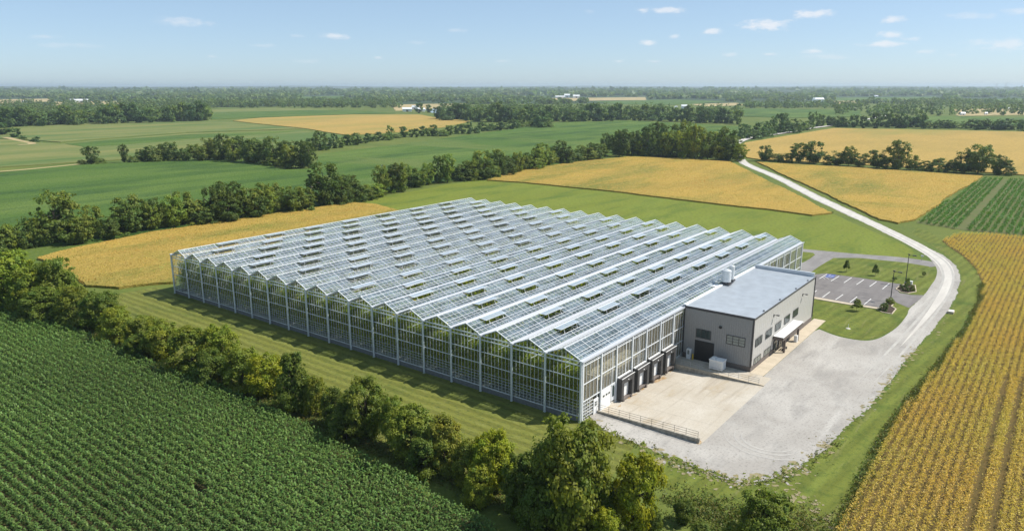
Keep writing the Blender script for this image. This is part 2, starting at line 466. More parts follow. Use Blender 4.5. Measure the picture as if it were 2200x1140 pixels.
def crown_mesh(name, seed, shape, nleaf, nclump, leaf, mat, low=.12, trunk=False):
    rng = np.random.default_rng(seed)
    c, nrm, idx, k = crown_points(rng, nleaf, shape, nclump, low)
    s = leaf * rng.uniform(.6, 1.35, nleaf)
    V = leaf_quads(c, nrm, s, rng)
    hue = rng.uniform(-1, 1, k)[idx]
    t = rng.uniform(.75, 1.25, nleaf)
    tint = np.stack([t * (1 + .16 * hue), t * (1 + .04 * hue), t * (1 - .12 * hue)], 1)
    return quads_mesh(name, V, mat, tint, tree_trunk(rng, 1) if trunk else None)


SHAPES = ['round', 'shrub', 'cone', 'tall']
NEARM = {s: [crown_mesh('crown', 100 + i * 7 + j, s, 17000, 150, .042, M['leaf_near'], .04 if s == 'shrub' else .1) for j in range(4 if s in ('round', 'shrub') else 2)] for i, s in enumerate(SHAPES)}
MIDM = {s: [crown_mesh('crown', 300 + i * 7 + j, s, 4200, 85, .060, M['leaf'], .03 if s == 'shrub' else .1) for j in range(4 if s in ('round', 'shrub') else 2)] for i, s in enumerate(SHAPES)}
FARM = {s: [crown_mesh('tree', 500 + i * 7 + j, s, 900, 30, .125, M['leaf_far'], .02) for j in range(3)] for i, s in enumerate(('round', 'shrub', 'tall'))}


def trunk_mesh(seed, mat):
    o = tree_trunk(np.random.default_rng(seed), 1, limbs=9).build('trunk', mat, smooth=True)
    me = o.data; bpy.data.objects.remove(o); return me


TRUNKS = [trunk_mesh(900 + i, M['bark']) for i in range(3)]
ORD = ['first', 'second', 'third', 'fourth', 'fifth', 'sixth', 'seventh', 'eighth', 'ninth', 'tenth', 'eleventh', 'twelfth', 'thirteenth', 'fourteenth', 'fifteenth', 'sixteenth', 'seventeenth', 'eighteenth', 'nineteenth', 'twentieth']
TENS = {2: 'twenty', 3: 'thirty', 4: 'forty', 5: 'fifty', 6: 'sixty', 7: 'seventy', 8: 'eighty'}


def ordinal(i):
    if i < 20: return ORD[i]
    n = i + 1
    if n % 10 == 0: return TENS[n // 10][:-1] + 'ieth'
    return TENS[n // 10] + '-' + ORD[n % 10 - 1]


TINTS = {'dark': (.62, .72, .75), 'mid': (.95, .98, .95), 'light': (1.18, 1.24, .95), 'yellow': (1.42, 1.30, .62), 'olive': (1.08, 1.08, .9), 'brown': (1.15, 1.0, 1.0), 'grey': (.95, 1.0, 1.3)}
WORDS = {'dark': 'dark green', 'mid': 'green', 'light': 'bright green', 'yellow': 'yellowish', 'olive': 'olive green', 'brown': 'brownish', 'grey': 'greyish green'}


def plant(lod, kind, p, w, h, tone, label, group, cat=None):
    """one tree or shrub: an Empty at its foot > trunk, crown (far ones: one mesh)"""
    rz = random.uniform(0, 6.28)
    t = TINTS[tone]; j = random.uniform(.88, 1.12)
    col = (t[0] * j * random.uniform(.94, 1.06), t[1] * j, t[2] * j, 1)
    nm = 'shrub' if kind == 'shrub' else 'tree'
    cat = cat or nm
    if lod == 'far':
        o = bpy.data.objects.new(nm, random.choice(FARM.get(kind, FARM['round'])))
        COL.objects.link(o); o.location = p; o.rotation_euler = (0, 0, rz); o.scale = (w, w * random.uniform(.9, 1.1), h); o.color = col
        return tag(o, label, cat, group)
    root = thing(nm, label, cat, p, group)
    c = bpy.data.objects.new('crown', random.choice((NEARM if lod == 'near' else MIDM)[kind]))
    k = bpy.data.objects.new('trunk', random.choice(TRUNKS))
    for o in (c, k):
        COL.objects.link(o); o.parent = root
    c.rotation_euler = (0, 0, rz); c.scale = (w * .86, w * .86 * random.uniform(.9, 1.15), h * .95); c.color = col
    k.scale = (h * .8, h * .8, h * .95)
    return root


# ------------------------------------------------------------------ GROUND
PX0, PX1, PY0, PY1 = 4.75, 30.75, -17.2, 0.0                # the sunken dock yard


def structure(mb, name, mat, **kw):
    o = mb.build(name, mat, **kw); o['kind'] = 'structure'; return o


g = MB(); BIG = 30000
xs = [-BIG, PX0, PX1, BIG]; ys = [-BIG, PY0, PY1 + .02, BIG]
for i in range(3):
    for j in range(3):
        if (i, j) != (1, 1):
            g.face([(xs[i], ys[j], 0), (xs[i + 1], ys[j], 0), (xs[i + 1], ys[j + 1], 0), (xs[i], ys[j + 1], 0)])
structure(g, 'ground', M['meadow'])

# far hills under forest
def hill_ring(name, dist, wid, hgt, seed):
    r = random.Random(seed); m = MB()
    n = 260; a0, a1 = YAW - R(46), YAW + R(46)
    ph = [r.uniform(0, 6.28) for _ in range(8)]
    rows = []
    for k, (dd, hh) in enumerate(((-1, 0), (-.5, .72), (0, 1), (.8, .8), (2.2, 0))):
        row = []
        for i in range(n + 1):
            a = a0 + (a1 - a0) * i / n
            x = i / n * 40
            hn = .74 + .16 * math.sin(x * .7 + ph[0]) + .11 * math.sin(x * 1.9 + ph[1]) + .05 * math.sin(x * 5.3 + ph[2]) + .02 * math.sin(x * 13 + ph[3]) + r.uniform(-.012, .012)
            D = dist + dd * wid + wid * .3 * math.sin(x * .9 + ph[4])
            row.append((CAM[0] + D * math.cos(a), CAM[1] + D * math.sin(a), -1 if hh == 0 else hgt * hh * hn))
        rows.append(row)
    b = len(m.v)
    for row in rows: m.v += row
    for k in range(4):
        for i in range(n):
            m.f.append((b + k * (n + 1) + i, b + k * (n + 1) + i + 1, b + (k + 1) * (n + 1) + i + 1, b + (k + 1) * (n + 1) + i)); m.m.append(0)
    return structure(m, name, M['forest_hill'], smooth=True)


hill_ring('hills', 6200, 900, 20, 1)
hill_ring('hills', 9500, 1200, 36, 2)
hill_ring('hills', 15000, 1800, 52, 3)
hill_ring('hills', 22000, 2500, 63, 4)


def field(pix, mat, h, step=3.0, amp=.5, seed=1, name='field'):
    m = MB(); m.prism(rough(P(pix, h), step, amp, seed), -.02, h)
    return structure(m, name, M[mat])


# wide fields, far to near
field([(-120, 375), (0, 371), (170, 354), (300, 347), (470, 340), (545, 346), (610, 364), (665, 362), (690, 331), (850, 311), (1000, 291), (1100, 277), (1200, 263), (1330, 258), (1500, 266), (1588, 272), (1588, 335), (1360, 325), (1300, 333), (1050, 378), (900, 396), (740, 432), (500, 470), (200, 515), (-140, 545)], 'soy', .7, 6, 1.2, 3)
field([(-100, 283), (40, 273), (200, 264), (455, 258.5), (500, 262), (560, 268), (650, 276), (400, 284), (200, 299), (130, 305), (60, 300), (-100, 294)], 'olive', .6, 8, 1, 4)
field([(60, 304), (130, 309), (200, 302), (400, 287), (640, 280), (735, 291), (690, 318), (660, 310), (480, 318), (300, 340), (-120, 366), (-120, 312)], 'olive', .6, 8, 1, 5)
field([(140, 309), (210, 303), (400, 289), (560, 283), (640, 281), (540, 290), (400, 299), (250, 312), (180, 316)], 'soy', .75, 8, 1, 6)
field([(-100, 296), (40, 300), (75, 308), (55, 312), (-100, 313)], 'olive', .7, 8, 1, 7)
field([(500, 259), (560, 253), (640, 250), (760, 246), (900, 246), (935, 252), (1010, 260), (960, 272), (860, 283), (745, 290), (650, 275), (560, 266)], 'gold_far', .6, 10, 1.5, 8)
field([(455, 238), (600, 234), (760, 237), (850, 243), (760, 245), (640, 249), (555, 252), (455, 256)], 'soy', .7, 10, 1.5, 9)
field([(455, 235.5), (600, 232.5), (740, 235), (600, 238), (455, 242)], 'olive', .8, 10, 1.5, 10)
field([(1590, 318), (1600, 306), (1650, 298), (1720, 287), (1790, 275), (1900, 277), (2260, 284), (2260, 380), (2185, 374), (2000, 362), (1800, 350), (1640, 343), (1605, 338)], 'gold_far', .6, 8, 1.0, 11)
field([(1625, 347), (1650, 349), (1800, 357), (2000, 370), (2112, 377), (2040, 420), (1966, 470), (1930, 478), (1890, 470), (1800, 427), (1700, 382)], 'gold', .65, 3, .8, 12)
field([(1046, 386), (1090, 372), (1140, 361), (1250, 346), (1350, 336), (1480, 340), (1570, 347), (1605, 365), (1700, 412), (1788, 456), (1745, 461), (1640, 447), (1500, 432), (1300, 408), (1130, 391)], 'gold', .65, 3, .8, 13)
field([(80, 552), (140, 536), (330, 496), (500, 472), (660, 447), (755, 434), (800, 437), (862, 452), (700, 480), (375, 590), (378, 604), (300, 610), (255, 616), (185, 612), (150, 590), (130, 570)], 'gold', .65, 2, .6, 14)
# mown and rough grass round the site
def ground_sheet(pix, mat, z, name='lawn', step=2.0, amp=.3, seed=2):
    m = MB(); m.sheet(rough(P(pix), step, amp, seed), z)
    return structure(m, name, M[mat])


ground_sheet([(745, 438), (800, 428), (950, 398), (1046, 385), (1130, 393), (1300, 410), (1500, 434), (1640, 449), (1745, 463), (1790, 460), (1860, 490), (1940, 525), (1995, 560), (1890, 553), (1750, 539), (1722, 534), (1010, 480), (860, 452)], 'bright_grass', .012, 'meadow')
lw = MB(); lw.sheet(rough([(-22, -14), (4, -9), (4.0, 0.0), (-.4, .3), (-.4, 119), (0, 128), (-26, 132)], 2, .25, 5), .012)
structure(lw, 'lawn', M['lawn'])

wf = MB(); wf.sheet(P([(-400, 189.5), (2600, 189.5), (2420, 216), (1600, 222), (900, 224), (455, 231), (-200, 226)]), .12); structure(wf, 'woodland_floor', M['forest_hill'])
# distant strips of field between the woods
for i, (pix, mt) in enumerate([
    ([(-20, 214), (105, 212), (110, 218), (-20, 223)], 'stubble'), ([(112, 219), (250, 217), (255, 223), (115, 226)], 'stubble'),
    ([(645, 208), (735, 206), (745, 211), (650, 213)], 'soy'), ([(845, 225), (1000, 222), (1005, 228), (850, 238)], 'stubble'),
    ([(1180, 211), (1385, 209), (1390, 215), (1200, 217)], 'stubble'), ([(1270, 218), (1450, 214), (1560, 218), (1450, 225), (1330, 224)], 'soy'),
    ([(1490, 224), (1580, 221), (1600, 226), (1500, 229)], 'stubble'), ([(1590, 233), (1700, 234), (1850, 237), (1850, 250), (1700, 253), (1595, 250)], 'soy'),
    ([(1790, 210), (2010, 208), (2020, 215), (1800, 217)], 'soy'), ([(1790, 217), (1835, 216), (1840, 222), (1790, 223)], 'stubble'),
    ([(2060, 214), (2230, 211), (2230, 219), (2070, 220)], 'soy'), ([(1960, 251), (2060, 249), (2230, 254), (2230, 270), (2050, 265), (1960, 262)], 'soy'),
    ([(2050, 235), (2230, 231), (2230, 246), (2060, 249)], 'stubble'), ([(1600, 221), (1780, 219), (1780, 226), (1600, 228)], 'soy'),
    ([(760, 196), (900, 195), (905, 198), (760, 199)], 'soy'), ([(300, 208), (350, 207), (352, 209), (300, 210)], 'olive'),
    ([(1080, 207), (1180, 206), (1180, 209), (1080, 210)], 'soy'), ([(1640, 198), (1700, 197), (1702, 200), (1640, 201)], 'soy')]):
    field(pix, mt, .5, 25, 4, 40 + i)
pd = MB(); pd.sheet(rough(P([(905, 234), (985, 229), (1000, 234), (985, 240), (930, 243)]), 10, 2, 3), .04)
structure(pd, 'pond_water', M['pond'])

# ------------------------------------------------------------------ ROADS, YARD, LOT
inner = smooth_line(P([(1580, 333), (1584, 345), (1600, 356), (1660, 382), (1740, 424), (1820, 462), (1880, 490), (1940, 520), (1985, 545), (2004, 563), (2013, 580), (2010, 598), (2000, 613), (1985, 634), (1955, 662), (1949, 676), (1930, 700), (1905, 718), (1880, 729), (1850, 731), (1800, 722), (1760, 707)]), 5)
outer = smooth_line(P([(1592, 330), (1600, 344), (1625, 358), (1680, 380), (1760, 420), (1850, 462), (1930, 500), (2000, 535), (2040, 558), (2060, 583), (2062, 605), (2052, 640), (2035, 668), (2010, 700), (1980, 735), (1945, 775), (1900, 835), (1860, 880), (1800, 935), (1760, 975), (1700, 1010), (1650, 1030), (1600, 1035), (1550, 1026), (1500, 1006), (1440, 984), (1390, 960), (1320, 933), (1285, 912), (1270, 896)]), 5)
ro = MB()
ring = rough(inner, 1.2, .35, 21, False) + [inner[-1]] + [(66.4, -15.95), (34.0, -15.95), (31.1, -17.5), (4.35, -17.5), (4.35, -0.05), (1.5, -0.05)] + rough(list(reversed(outer)), .5, .28, 22, False)
ro.sheet(ring, .03)
structure(ro, 'gravel_yard', M['gravel'])


def ribbon(pts, w0, z, mat, name, taper=0, tail=0):
    m = MB(); L, Rr = [], []
    for i, p in enumerate(pts):
        w = w0 * min(1, (i + .02) / taper if taper else 1, (len(pts) - 1 - i + .02) / (tail or taper) if (tail or taper) else 1)
        a, b = pts[max(0, i - 1)], pts[min(len(pts) - 1, i + 1)]
        d = Vector((b[0] - a[0], b[1] - a[1])).normalized()
        L.append((p[0] - d.y * w / 2, p[1] + d.x * w / 2)); Rr.append((p[0] + d.y * w / 2, p[1] - d.x * w / 2))
    for i in range(len(pts) - 1):
        m.face([(*Rr[i], z), (*Rr[i + 1], z), (*L[i + 1], z), (*L[i], z)])
    return structure(m, name, mat)


mid_road = smooth_line(P([(1587, 331), (1597, 347), (1612, 357), (1670, 381), (1750, 422), (1835, 462), (1905, 495), (1970, 528), (2020, 560), (2037, 590), (2030, 622), (2005, 662), (1965, 710), (1915, 765), (1850, 830)]), 6)
ribbon(mid_road[:-8], 4.6, .05, M['road'], 'road', 0, 34)
ribbon(smooth_line(P([(1575, 325), (1580, 312), (1600, 301), (1640, 293), (1690, 286), (1740, 277), (1785, 271), (1820, 266)]), 6), 7, .75, M['road'], 'road')
ribbon(smooth_line(P([(1860, 258), (1880, 254), (1905, 249)]), 6), 8, .75, M['road'], 'road')
ribbon(smooth_line(P([(-30, 373), (60, 366), (170, 355)]), 6), 4, .75, M['stubble'], 'farm_track')
ribbon(smooth_line(P([(10, 296), (40, 303), (70, 310), (40, 313)]), 6), 6, .75, M['stubble'], 'farm_track')
for off in (-1.15, 1.15):                                         # pale wheel tracks worn into the gravel
    pts = mid_road[30:]
    q = []
    for i, p in enumerate(pts):
        a, b = pts[max(0, i - 1)], pts[min(len(pts) - 1, i + 1)]
        d = Vector((b[0] - a[0], b[1] - a[1])).normalized(); q.append((p[0] - d.y * off, p[1] + d.x * off))
    ribbon(q, .55, .056, M['track'], 'wheel_track', 8)

# asphalt drive behind and the car park
dr = MB()
dr.sheet(ccw(smooth_line(P([(1721, 534), (1750, 537), (1850, 546), (1930, 552), (2003, 562), (2012, 570), (1990, 573), (1900, 565), (1830, 558), (1795, 558), (1770, 570), (1735, 590), (1715, 588)]), 4)), .022)
structure(dr, 'driveway', M['asphalt_light'])
ap = MB()
ap.sheet(P([(1742, 590), (1775, 587), (1850, 597), (1937, 610.5), (1925, 620), (1933, 629), (1960, 633.5), (1988, 634), (1953, 661), (1924, 649), (1905, 647), (1891, 661.5), (1830, 652), (1742, 636.5)]), .026)
structure(ap, 'car_park', M['asphalt'])
def zl(x, y): return G(1740 + x / 8.14, 540 + y / 8.14, .029)
ln = MB()
for a, b in (((165, 475), (300, 395)), ((370, 515), (510, 430)), ((595, 545), (730, 455)), ((815, 578), (945, 490)), ((1045, 612), (1165, 525)), ((1270, 655), (1390, 555)), ((60, 722), (120, 680)), ((220, 800), (350, 705)), ((450, 840), (580, 750)), ((700, 885), (825, 790)), ((950, 925), (1070, 825)), ((205, 440), (265, 476)), ((235, 420), (330, 480))):
    ln.bar(zl(*a), zl(*b), .17 if a[0] not in (205, 235) else .1, .004)
structure(ln, 'road_markings', M['white_paint'])
bp = MB(); bp.sheet([zl(*q)[:2] for q in ((262, 450), (305, 396), (455, 402), (420, 462))], .030, 0)
for a, b in (((300, 432), (360, 440)), ((360, 440), (420, 430)), ((330, 420), (370, 412))):
    pa, pb_ = zl(*a), zl(*b); bp.bar((pa[0], pa[1], .034), (pb_[0], pb_[1], .034), .2, .003, mi=1)
structure(bp, 'road_markings', [M['blue_paint'], M['white_paint']])
kb = MB(); kb.prism(P([(1742, 637.2), (1830, 652.7), (1891, 662.2), (1889.5, 665), (1830, 656), (1742, 641)]), 0, .15)
structure(kb, 'pavement', M['pavement'])
isl = MB(); isl.sheet(rough(P([(1739, 586), (1765, 569), (1791, 554), (1847, 554), (1946, 564), (1995, 572), (2013, 583), (2011, 598), (1996, 622), (1984, 633), (1960, 632.5), (1934, 628), (1926, 620.5), (1938, 610), (1850, 596.5), (1775, 586.5)]), 2, .12, 6), .024)
structure(isl, 'lawn', M['lawn_soft'])
il = MB(); il.sheet(P([(1722, 540.5), (1747, 543), (1751.5, 547), (1740, 556), (1727, 563), (1718, 566)]), .024); structure(il, 'lawn', M['lawn_soft'])
is2 = MB(); is2.sheet(rough(P([(1738, 642), (1830, 656.5), (1889, 665.5), (1900, 660), (1924, 650.5), (1951, 662), (1944, 682), (1925, 702), (1900, 718), (1875, 728), (1845, 729), (1800, 720), (1762, 705), (1747, 690)]), 1.5, .2, 8), .034)
structure(is2, 'lawn', M['lawn_soft'])

# grass verge between the road and the ripe field
vg = P([(2066, 600), (2055, 645), (2038, 672), (2012, 705), (1982, 740), (1947, 780), (1902, 840), (1862, 885), (1802, 940), (1762, 980), (1702, 1015), (1650, 1037), (1560, 1034), (1490, 1010), (1400, 972), (1390, 1010), (1450, 1060), (1520, 1160), (1790, 1180), (1830, 1060), (1910, 900), (2020, 770), (2100, 645), (2112, 600), (2095, 560), (2050, 530), (2000, 500), (1970, 490), (1960, 500), (2040, 552), (2064, 580)])
vm = MB(); vm.sheet(rough(vg, 1.5, .3, 9), .02); structure(vm, 'verge', M['lawn_soft'])
# ragged gravel edge: small patches of dirt, spilled gravel and creeping grass
def patches(name, mat, pts, size, z, seed):
    rg = random.Random(seed); mb = MB()
    for i, (x, y) in enumerate(pts):
        a = size * math.exp(rg.gauss(0, .55)); b = a * rg.uniform(.35, .8); rot = rg.uniform(0, 3.14); q = []
        n = 11
        for k in range(n):
            an = 2 * math.pi * k / n; r_ = rg.uniform(.55, 1.2)
            u_, w_ = a * r_ * math.cos(an), b * r_ * math.sin(an)
            q.append((x + u_ * math.cos(rot) - w_ * math.sin(rot), y + u_ * math.sin(rot) + w_ * math.cos(rot)))
        mb.sheet(q, z + i * .00004)
    return structure(mb, name, mat)


def scatter_along(pts, n, off, spread, seed):
    rg = random.Random(seed); out = []
    seg = [math.hypot(b[0] - a[0], b[1] - a[1]) for a, b in zip(pts[:-1], pts[1:])]
    for _ in range(n):
        t = rg.uniform(0, sum(seg))
        for (a, b), L_ in zip(zip(pts[:-1], pts[1:]), seg):
            if t <= L_ or b is pts[-1]: break
            t -= L_
        t = min(1, t / max(L_, 1e-6)); o = off + rg.gauss(0, spread)
        nx_, ny_ = -(b[1] - a[1]) / max(L_, 1e-6), (b[0] - a[0]) / max(L_, 1e-6)
        out.append((a[0] + (b[0] - a[0]) * t + nx_ * o, a[1] + (b[1] - a[1]) * t + ny_ * o))
    return out


edge = list(outer)
south = P([(1420, 978), (1470, 1000), (1540, 1024), (1600, 1036), (1660, 1028), (1720, 998)])
patches('dirt_patches', M['dirt'], scatter_along(edge[-75:], 170, -.2, .6, 1) + scatter_along(south, 120, -.6, 1.0, 7), .28, .0385, 1)
patches('gravel_spill', M['gravel'], scatter_along(edge[-75:], 120, -.3, .5, 2) + scatter_along(south, 70, -.6, .8, 8), .17, .0505, 2)
patches('grass_patches', M['lawn_soft'], scatter_along(edge[-75:], 200, .25, .45, 3) + scatter_along(south, 130, .3, .6, 9), .2, .0625, 3)
patches('dirt_patches', M['dirt'], scatter_along(P([(1690, 1050), (1730, 1075), (1780, 1110), (1800, 1140)]), 60, 0, .8, 4) + scatter_along(P([(235, 728), (420, 838), (640, 900), (850, 955)]), 50, -.8, .5, 5) + scatter_along(P([(2000, 735), (2050, 660)]), 30, .2, .4, 6), .17, .0745, 4)
arc_c = G(1650, 945)
for rad_, a0_, a1_, w_a in ((3.4, 60, 300, .35), (4.3, 80, 285, .4), (5.6, 95, 265, .3)):       # tyre arcs where lorries turn
    ribbon([(arc_c[0] + rad_ * math.cos(R(a0_ + (a1_ - a0_) * k / 40)), arc_c[1] + rad_ * 1.1 * math.sin(R(a0_ + (a1_ - a0_) * k / 40))) for k in range(41)], w_a, .047 + rad_ * .0004, M['track'], 'wheel_track', 14)

# ------------------------------------------------------------------ sunken dock yard
def pit_z(x, y):
    t = (x - PX0) / (PX1 - PX0); s = (y - PY0) / (PY1 - PY0)
    return -(0.12 + .88 * t) * s * (1.0 if s > 0 else 0)


py = MB(); nx, ny = 26, 17
for i in range(nx):
    for j in range(ny):
        q = []
        for a, b in ((0, 0), (1, 0), (1, 1), (0, 1)):
            x = PX0 + (PX1 - PX0) * (i + a) / nx; y = PY0 - .35 + (PY1 + .05 - PY0 + .35) * (j + b) / ny
            q.append((x, y, pit_z(x, y) + (.034 if y < PY0 else 0.02)))
        py.face(q)
structure(py, 'dock_yard', M['concrete'])
jt = MB()
for x in (11.3, 17.8, 24.3):
    jt.bar((x, PY0, .024), (x, PY1 - .1, pit_z(x, 0) + .024), .05, .004)
structure(jt, 'expansion_joints', M['wallconc'])
ds_ = MB()
for i, (x, y, a, b) in enumerate([(13.4, -.9, 1.5, .5), (18.4, -.9, 1.2, .45), (24.2, -1.1, 2.2, .6), (25.4, -1.6, .9, .4), (29.6, -.8, 1.0, .4), (9.2, -1.6, .5, .2), (4.9, -17.1, .7, .5), (15.2, -1.2, .6, .25)]):
    q = []
    for k in range(18):
        an = 2 * math.pi * k / 18; rr = random.uniform(.45, 1.25); xx, yy = x + a * rr * math.cos(an), min(-.12, y + b * rr * math.sin(an)); q.append((xx, yy, pit_z(xx, yy) + .034 + .0007 * i))
    ds_.face(q)
structure(ds_, 'dirt_patches', M['rust'])


def rail(name, pts, hgt, label, mat, bars=3):
    """a tube railing along pts"""
    o = thing(name, label, 'railing', pts[0])
    off = Vector(pts[0])
    m = MB(); pr = MB()
    for a, b in zip(pts[:-1], pts[1:]):
        a, b = Vector(a) - off, Vector(b) - off
        for k in range(bars):
            z = hgt * (k + 1) / bars
            m.tube(a + Vector((0, 0, z)), b + Vector((0, 0, z)), .028, n=6)
        n = max(1, round((b - a).length / 1.75))
        for i in range(n + 1):
            p = a.lerp(b, i / n); pr.tube(p, p + Vector((0, 0, hgt)), .03, n=6)
    m.build('handrail', mat, o); pr.build('baluster_frame', mat, o)
    return o


w1 = thing('retaining_wall', 'low concrete retaining wall with a railing on top, beside the near end of the dock yard', 'wall', (4.5, 0, 0))
m = MB()
n = 10
for i in range(n):
    y0, y1 = -.05 - i * 17.2 / n, -.05 - (i + 1) * 17.2 / n
    za, zb = .35 + .4 * i / n, .35 + .4 * (i + 1) / n
    b = len(m.v)
    for y, z in ((y0, za), (y1, zb)):
        m.v += [(-.16, y, -1.2), (.16, y, -1.2), (.16, y, z), (-.16, y, z)]
    for q in ((0, 1, 5, 4), (1, 2, 6, 5), (2, 3, 7, 6), (3, 0, 4, 7)): m.f.append(tuple(b + k for k in q)); m.m.append(0)
    if i == 0: m.f.append((b + 3, b + 2, b + 1, b)); m.m.append(0)
    if i == n - 1: m.f.append((b + 4, b + 5, b + 6, b + 7)); m.m.append(0)
m.build('wall', M['wallconc'], w1)
rail('railing', [(4.5, -.4, .36), (4.5, -17.0, .74)], 1.05, 'brown tube railing standing on the low wall nearest the glass corner', M['railbrown'])
w2 = thing('retaining_wall', 'stained concrete retaining wall below the grey building, tapering into the yard', 'wall', (30.9, 0, 0))
m = MB(); m.box(-.16, .16, -17.45, -.1, -1.4, .10); m.build('wall', M['wallconc'], w2)
m = MB(); m.box(-.19, .19, -17.5, -.1, .102, .16); m.build('coping', M['pavement'], w2)
rail('railing', [(30.9, -.4, .16), (30.9, -16.6, .16)], 1.05, 'thin grey railing on the wall in front of the grey building', M['galv'])
dk = MB(); dk.box(31.1, 35.4, -15.9, -.05, -.02, .10); dk.box(31.1, 35.0, -17.4, -15.91, -.02, .07); structure(dk, 'dock_deck', M['concrete'])
sw = MB()
for i in range(21):
    x0 = 35.0 + i * 1.9
    sw.box(x0, x0 + 1.87, -15.9, -13.45, .0, .12)
structure(sw, 'pavement', M['pavement'])

# ------------------------------------------------------------------ GREENHOUSE
GL, GW, EH, RH, NB = 109.0, 118.6, 9.86, 1.28, 18
BW = GW / NB
gh = thing('greenhouse', 'vast glass greenhouse with a white frame and saw-tooth roof of many ridges', 'greenhouse')
m = MB()
m.box(-.14, .12, -.14, GW + .14, -.1, .82); m.build('base_wall', M['curb'], gh)
m = MB(); m.box(.14, GL, GW - .1, GW + .12, -.1, .8); m.box(GL - .12, GL + .12, .16, GW - .16, -.1, .8); m.build('base_wall', M['curb'], gh)
m = MB(); m.box(.14, 31.0, -.12, .1, -1.3, .02); m.box(31.02, GL, -.12, .1, -.1, .5); m.build('dock_foundation', M['foundation_pale'], gh)
m = MB(); m.box(.2, GL - .2, .2, GW - .2, -.02, .06); m.build('floor', M['floor'], gh)
m = MB(); m.box(5.2, 36, 10.6, 10.75, .07, 7.5); m.box(5.2, 5.35, .4, 10.59, .07, 5.5); m.box(36.0, 36.15, .4, 10.59, .07, 7.0); m.build('partition', M['beige'], gh)
m = MB(); m.box(5.36, 35.98, .3, 10.58, .065, .09); m.build('packing_floor', M['beige'], gh)
# white posts along the gable, one at each valley
post = None
for i in range(NB + 1):
    if post is None:
        m = MB(); m.tube((0, 0, 0), (0, 0, EH + .05), .19, n=12); m.tube((.1, .24, .3), (.1, .24, EH - .1), .06, n=8); m.box(-.2, .2, -.2, .2, EH + .05, EH + .2); m.box(-.18, .18, -.18, .18, -.02, .1)
        post = m.build('post', M['alu'], gh, smooth=False); o = post
    else:
        o = post.copy(); COL.objects.link(o); o.parent = gh
    o.location = (-.30, i * BW, 0)
# gutters
gut = None
for i in range(NB + 1):
    if gut is None:
        m = MB()
        m.box(-.35, GL + .3, -.33, .33, -.16, -.02); m.box(-.35, GL + .3, -.38, -.332, -.16, .12); m.box(-.35, GL + .3, .332, .38, -.16, .12)
        gut = m.build('gutter', M['gutter'], gh); o = gut
    else:
        o = gut.copy(); COL.objects.link(o); o.parent = gh
    o.location = (0, i * BW, EH + .02)

VS, VL = 13.5, 5.6                                                # spacing and length of the roof vents
def vent_x(k):
    if k == 0: return []
    o = (k * 5.3) % VS
    rr_ = random.Random(k * 17)
    return [x for x in (o + 1.0 + j * VS + rr_.uniform(-.7, .7) for j in range(-1, 9)) if 1.5 < x < GL - VL - 1.5]


T0, T1 = .38, .965                                                # where a vent sits on the slope (0 gutter, 1 ridge)
PANE = 1.15
vents = []
for k in range(NB):
    y0, y1, ym = k * BW + .4, (k + 1) * BW - .4, (k + .5) * BW
    zb = EH + .1

    def S(x, t):                                                  # point on the slope that faces -Y
        return (x, y0 + (ym - y0) * t, zb + RH * t)

    def S2(x, t):
        return (x, y1 + (ym - y1) * t, zb + RH * t)

    vx = vent_x(k)
    gm = MB()
    gm.face([S(0, 0), S(GL, 0), S(GL, T0), S(0, T0)])
    cuts = [0.0]
    for x in vx: cuts += [x, x + VL]
    cuts.append(GL)
    for a, b in zip(cuts[0::2], cuts[1::2]): gm.face([S(a, T0), S(b, T0), S(b, 1), S(a, 1)])
    for x in vx: gm.face([S(x, T1), S(x + VL, T1), S(x + VL, 1), S(x, 1)])
    gm.face([S2(GL, 0), S2(0, 0), S2(0, 1), S2(GL, 1)])
    bay = gm.build('roof_bay', M['roof_glass'], gh)
    fm = MB()
    up = .03
    nb = int(GL / PANE)
    for i in range(nb + 1):
        x = i * GL / nb
        hole = any(vv + .05 < x < vv + VL - .05 for vv in vx)
        w = .095 if i % 4 == 0 else .05
        a, b = S(x, 0), S(x, T0 if hole else 1)
        fm.bar((a[0], a[1], a[2] + up), (b[0], b[1], b[2] + up), w, .05)
        a, b = S2(x, 0), S2(x, 1)
        fm.bar((a[0], a[1], a[2] + up), (b[0], b[1], b[2] + up), w, .05)
    for t, w in ((T0, .08), (.2, .05), (.7, .04)):
        a, b = S(0, t), S(GL, t); fm.bar((a[0], a[1], a[2] + .07), (b[0], b[1], b[2] + .07), w, .05)
        a, b = S2(0, t), S2(GL, t); fm.bar((a[0], a[1], a[2] + .07), (b[0], b[1], b[2] + .07), w, .05)
    fm.bar((-.05, ym, zb + RH + .05), (GL + .05, ym, zb + RH + .05), .13, .12)
    for x in (-.05, GL + .05):
        for SS in (S, S2):
            a, b = SS(x, 0), SS(x, 1); fm.bar((x, a[1], a[2] + .05), (x, b[1], b[2] + .05), .12, .14)
    fm.build('glazing_frame', M['steel_white'], bay)
    for x in vx: vents.append((k, x, bay))


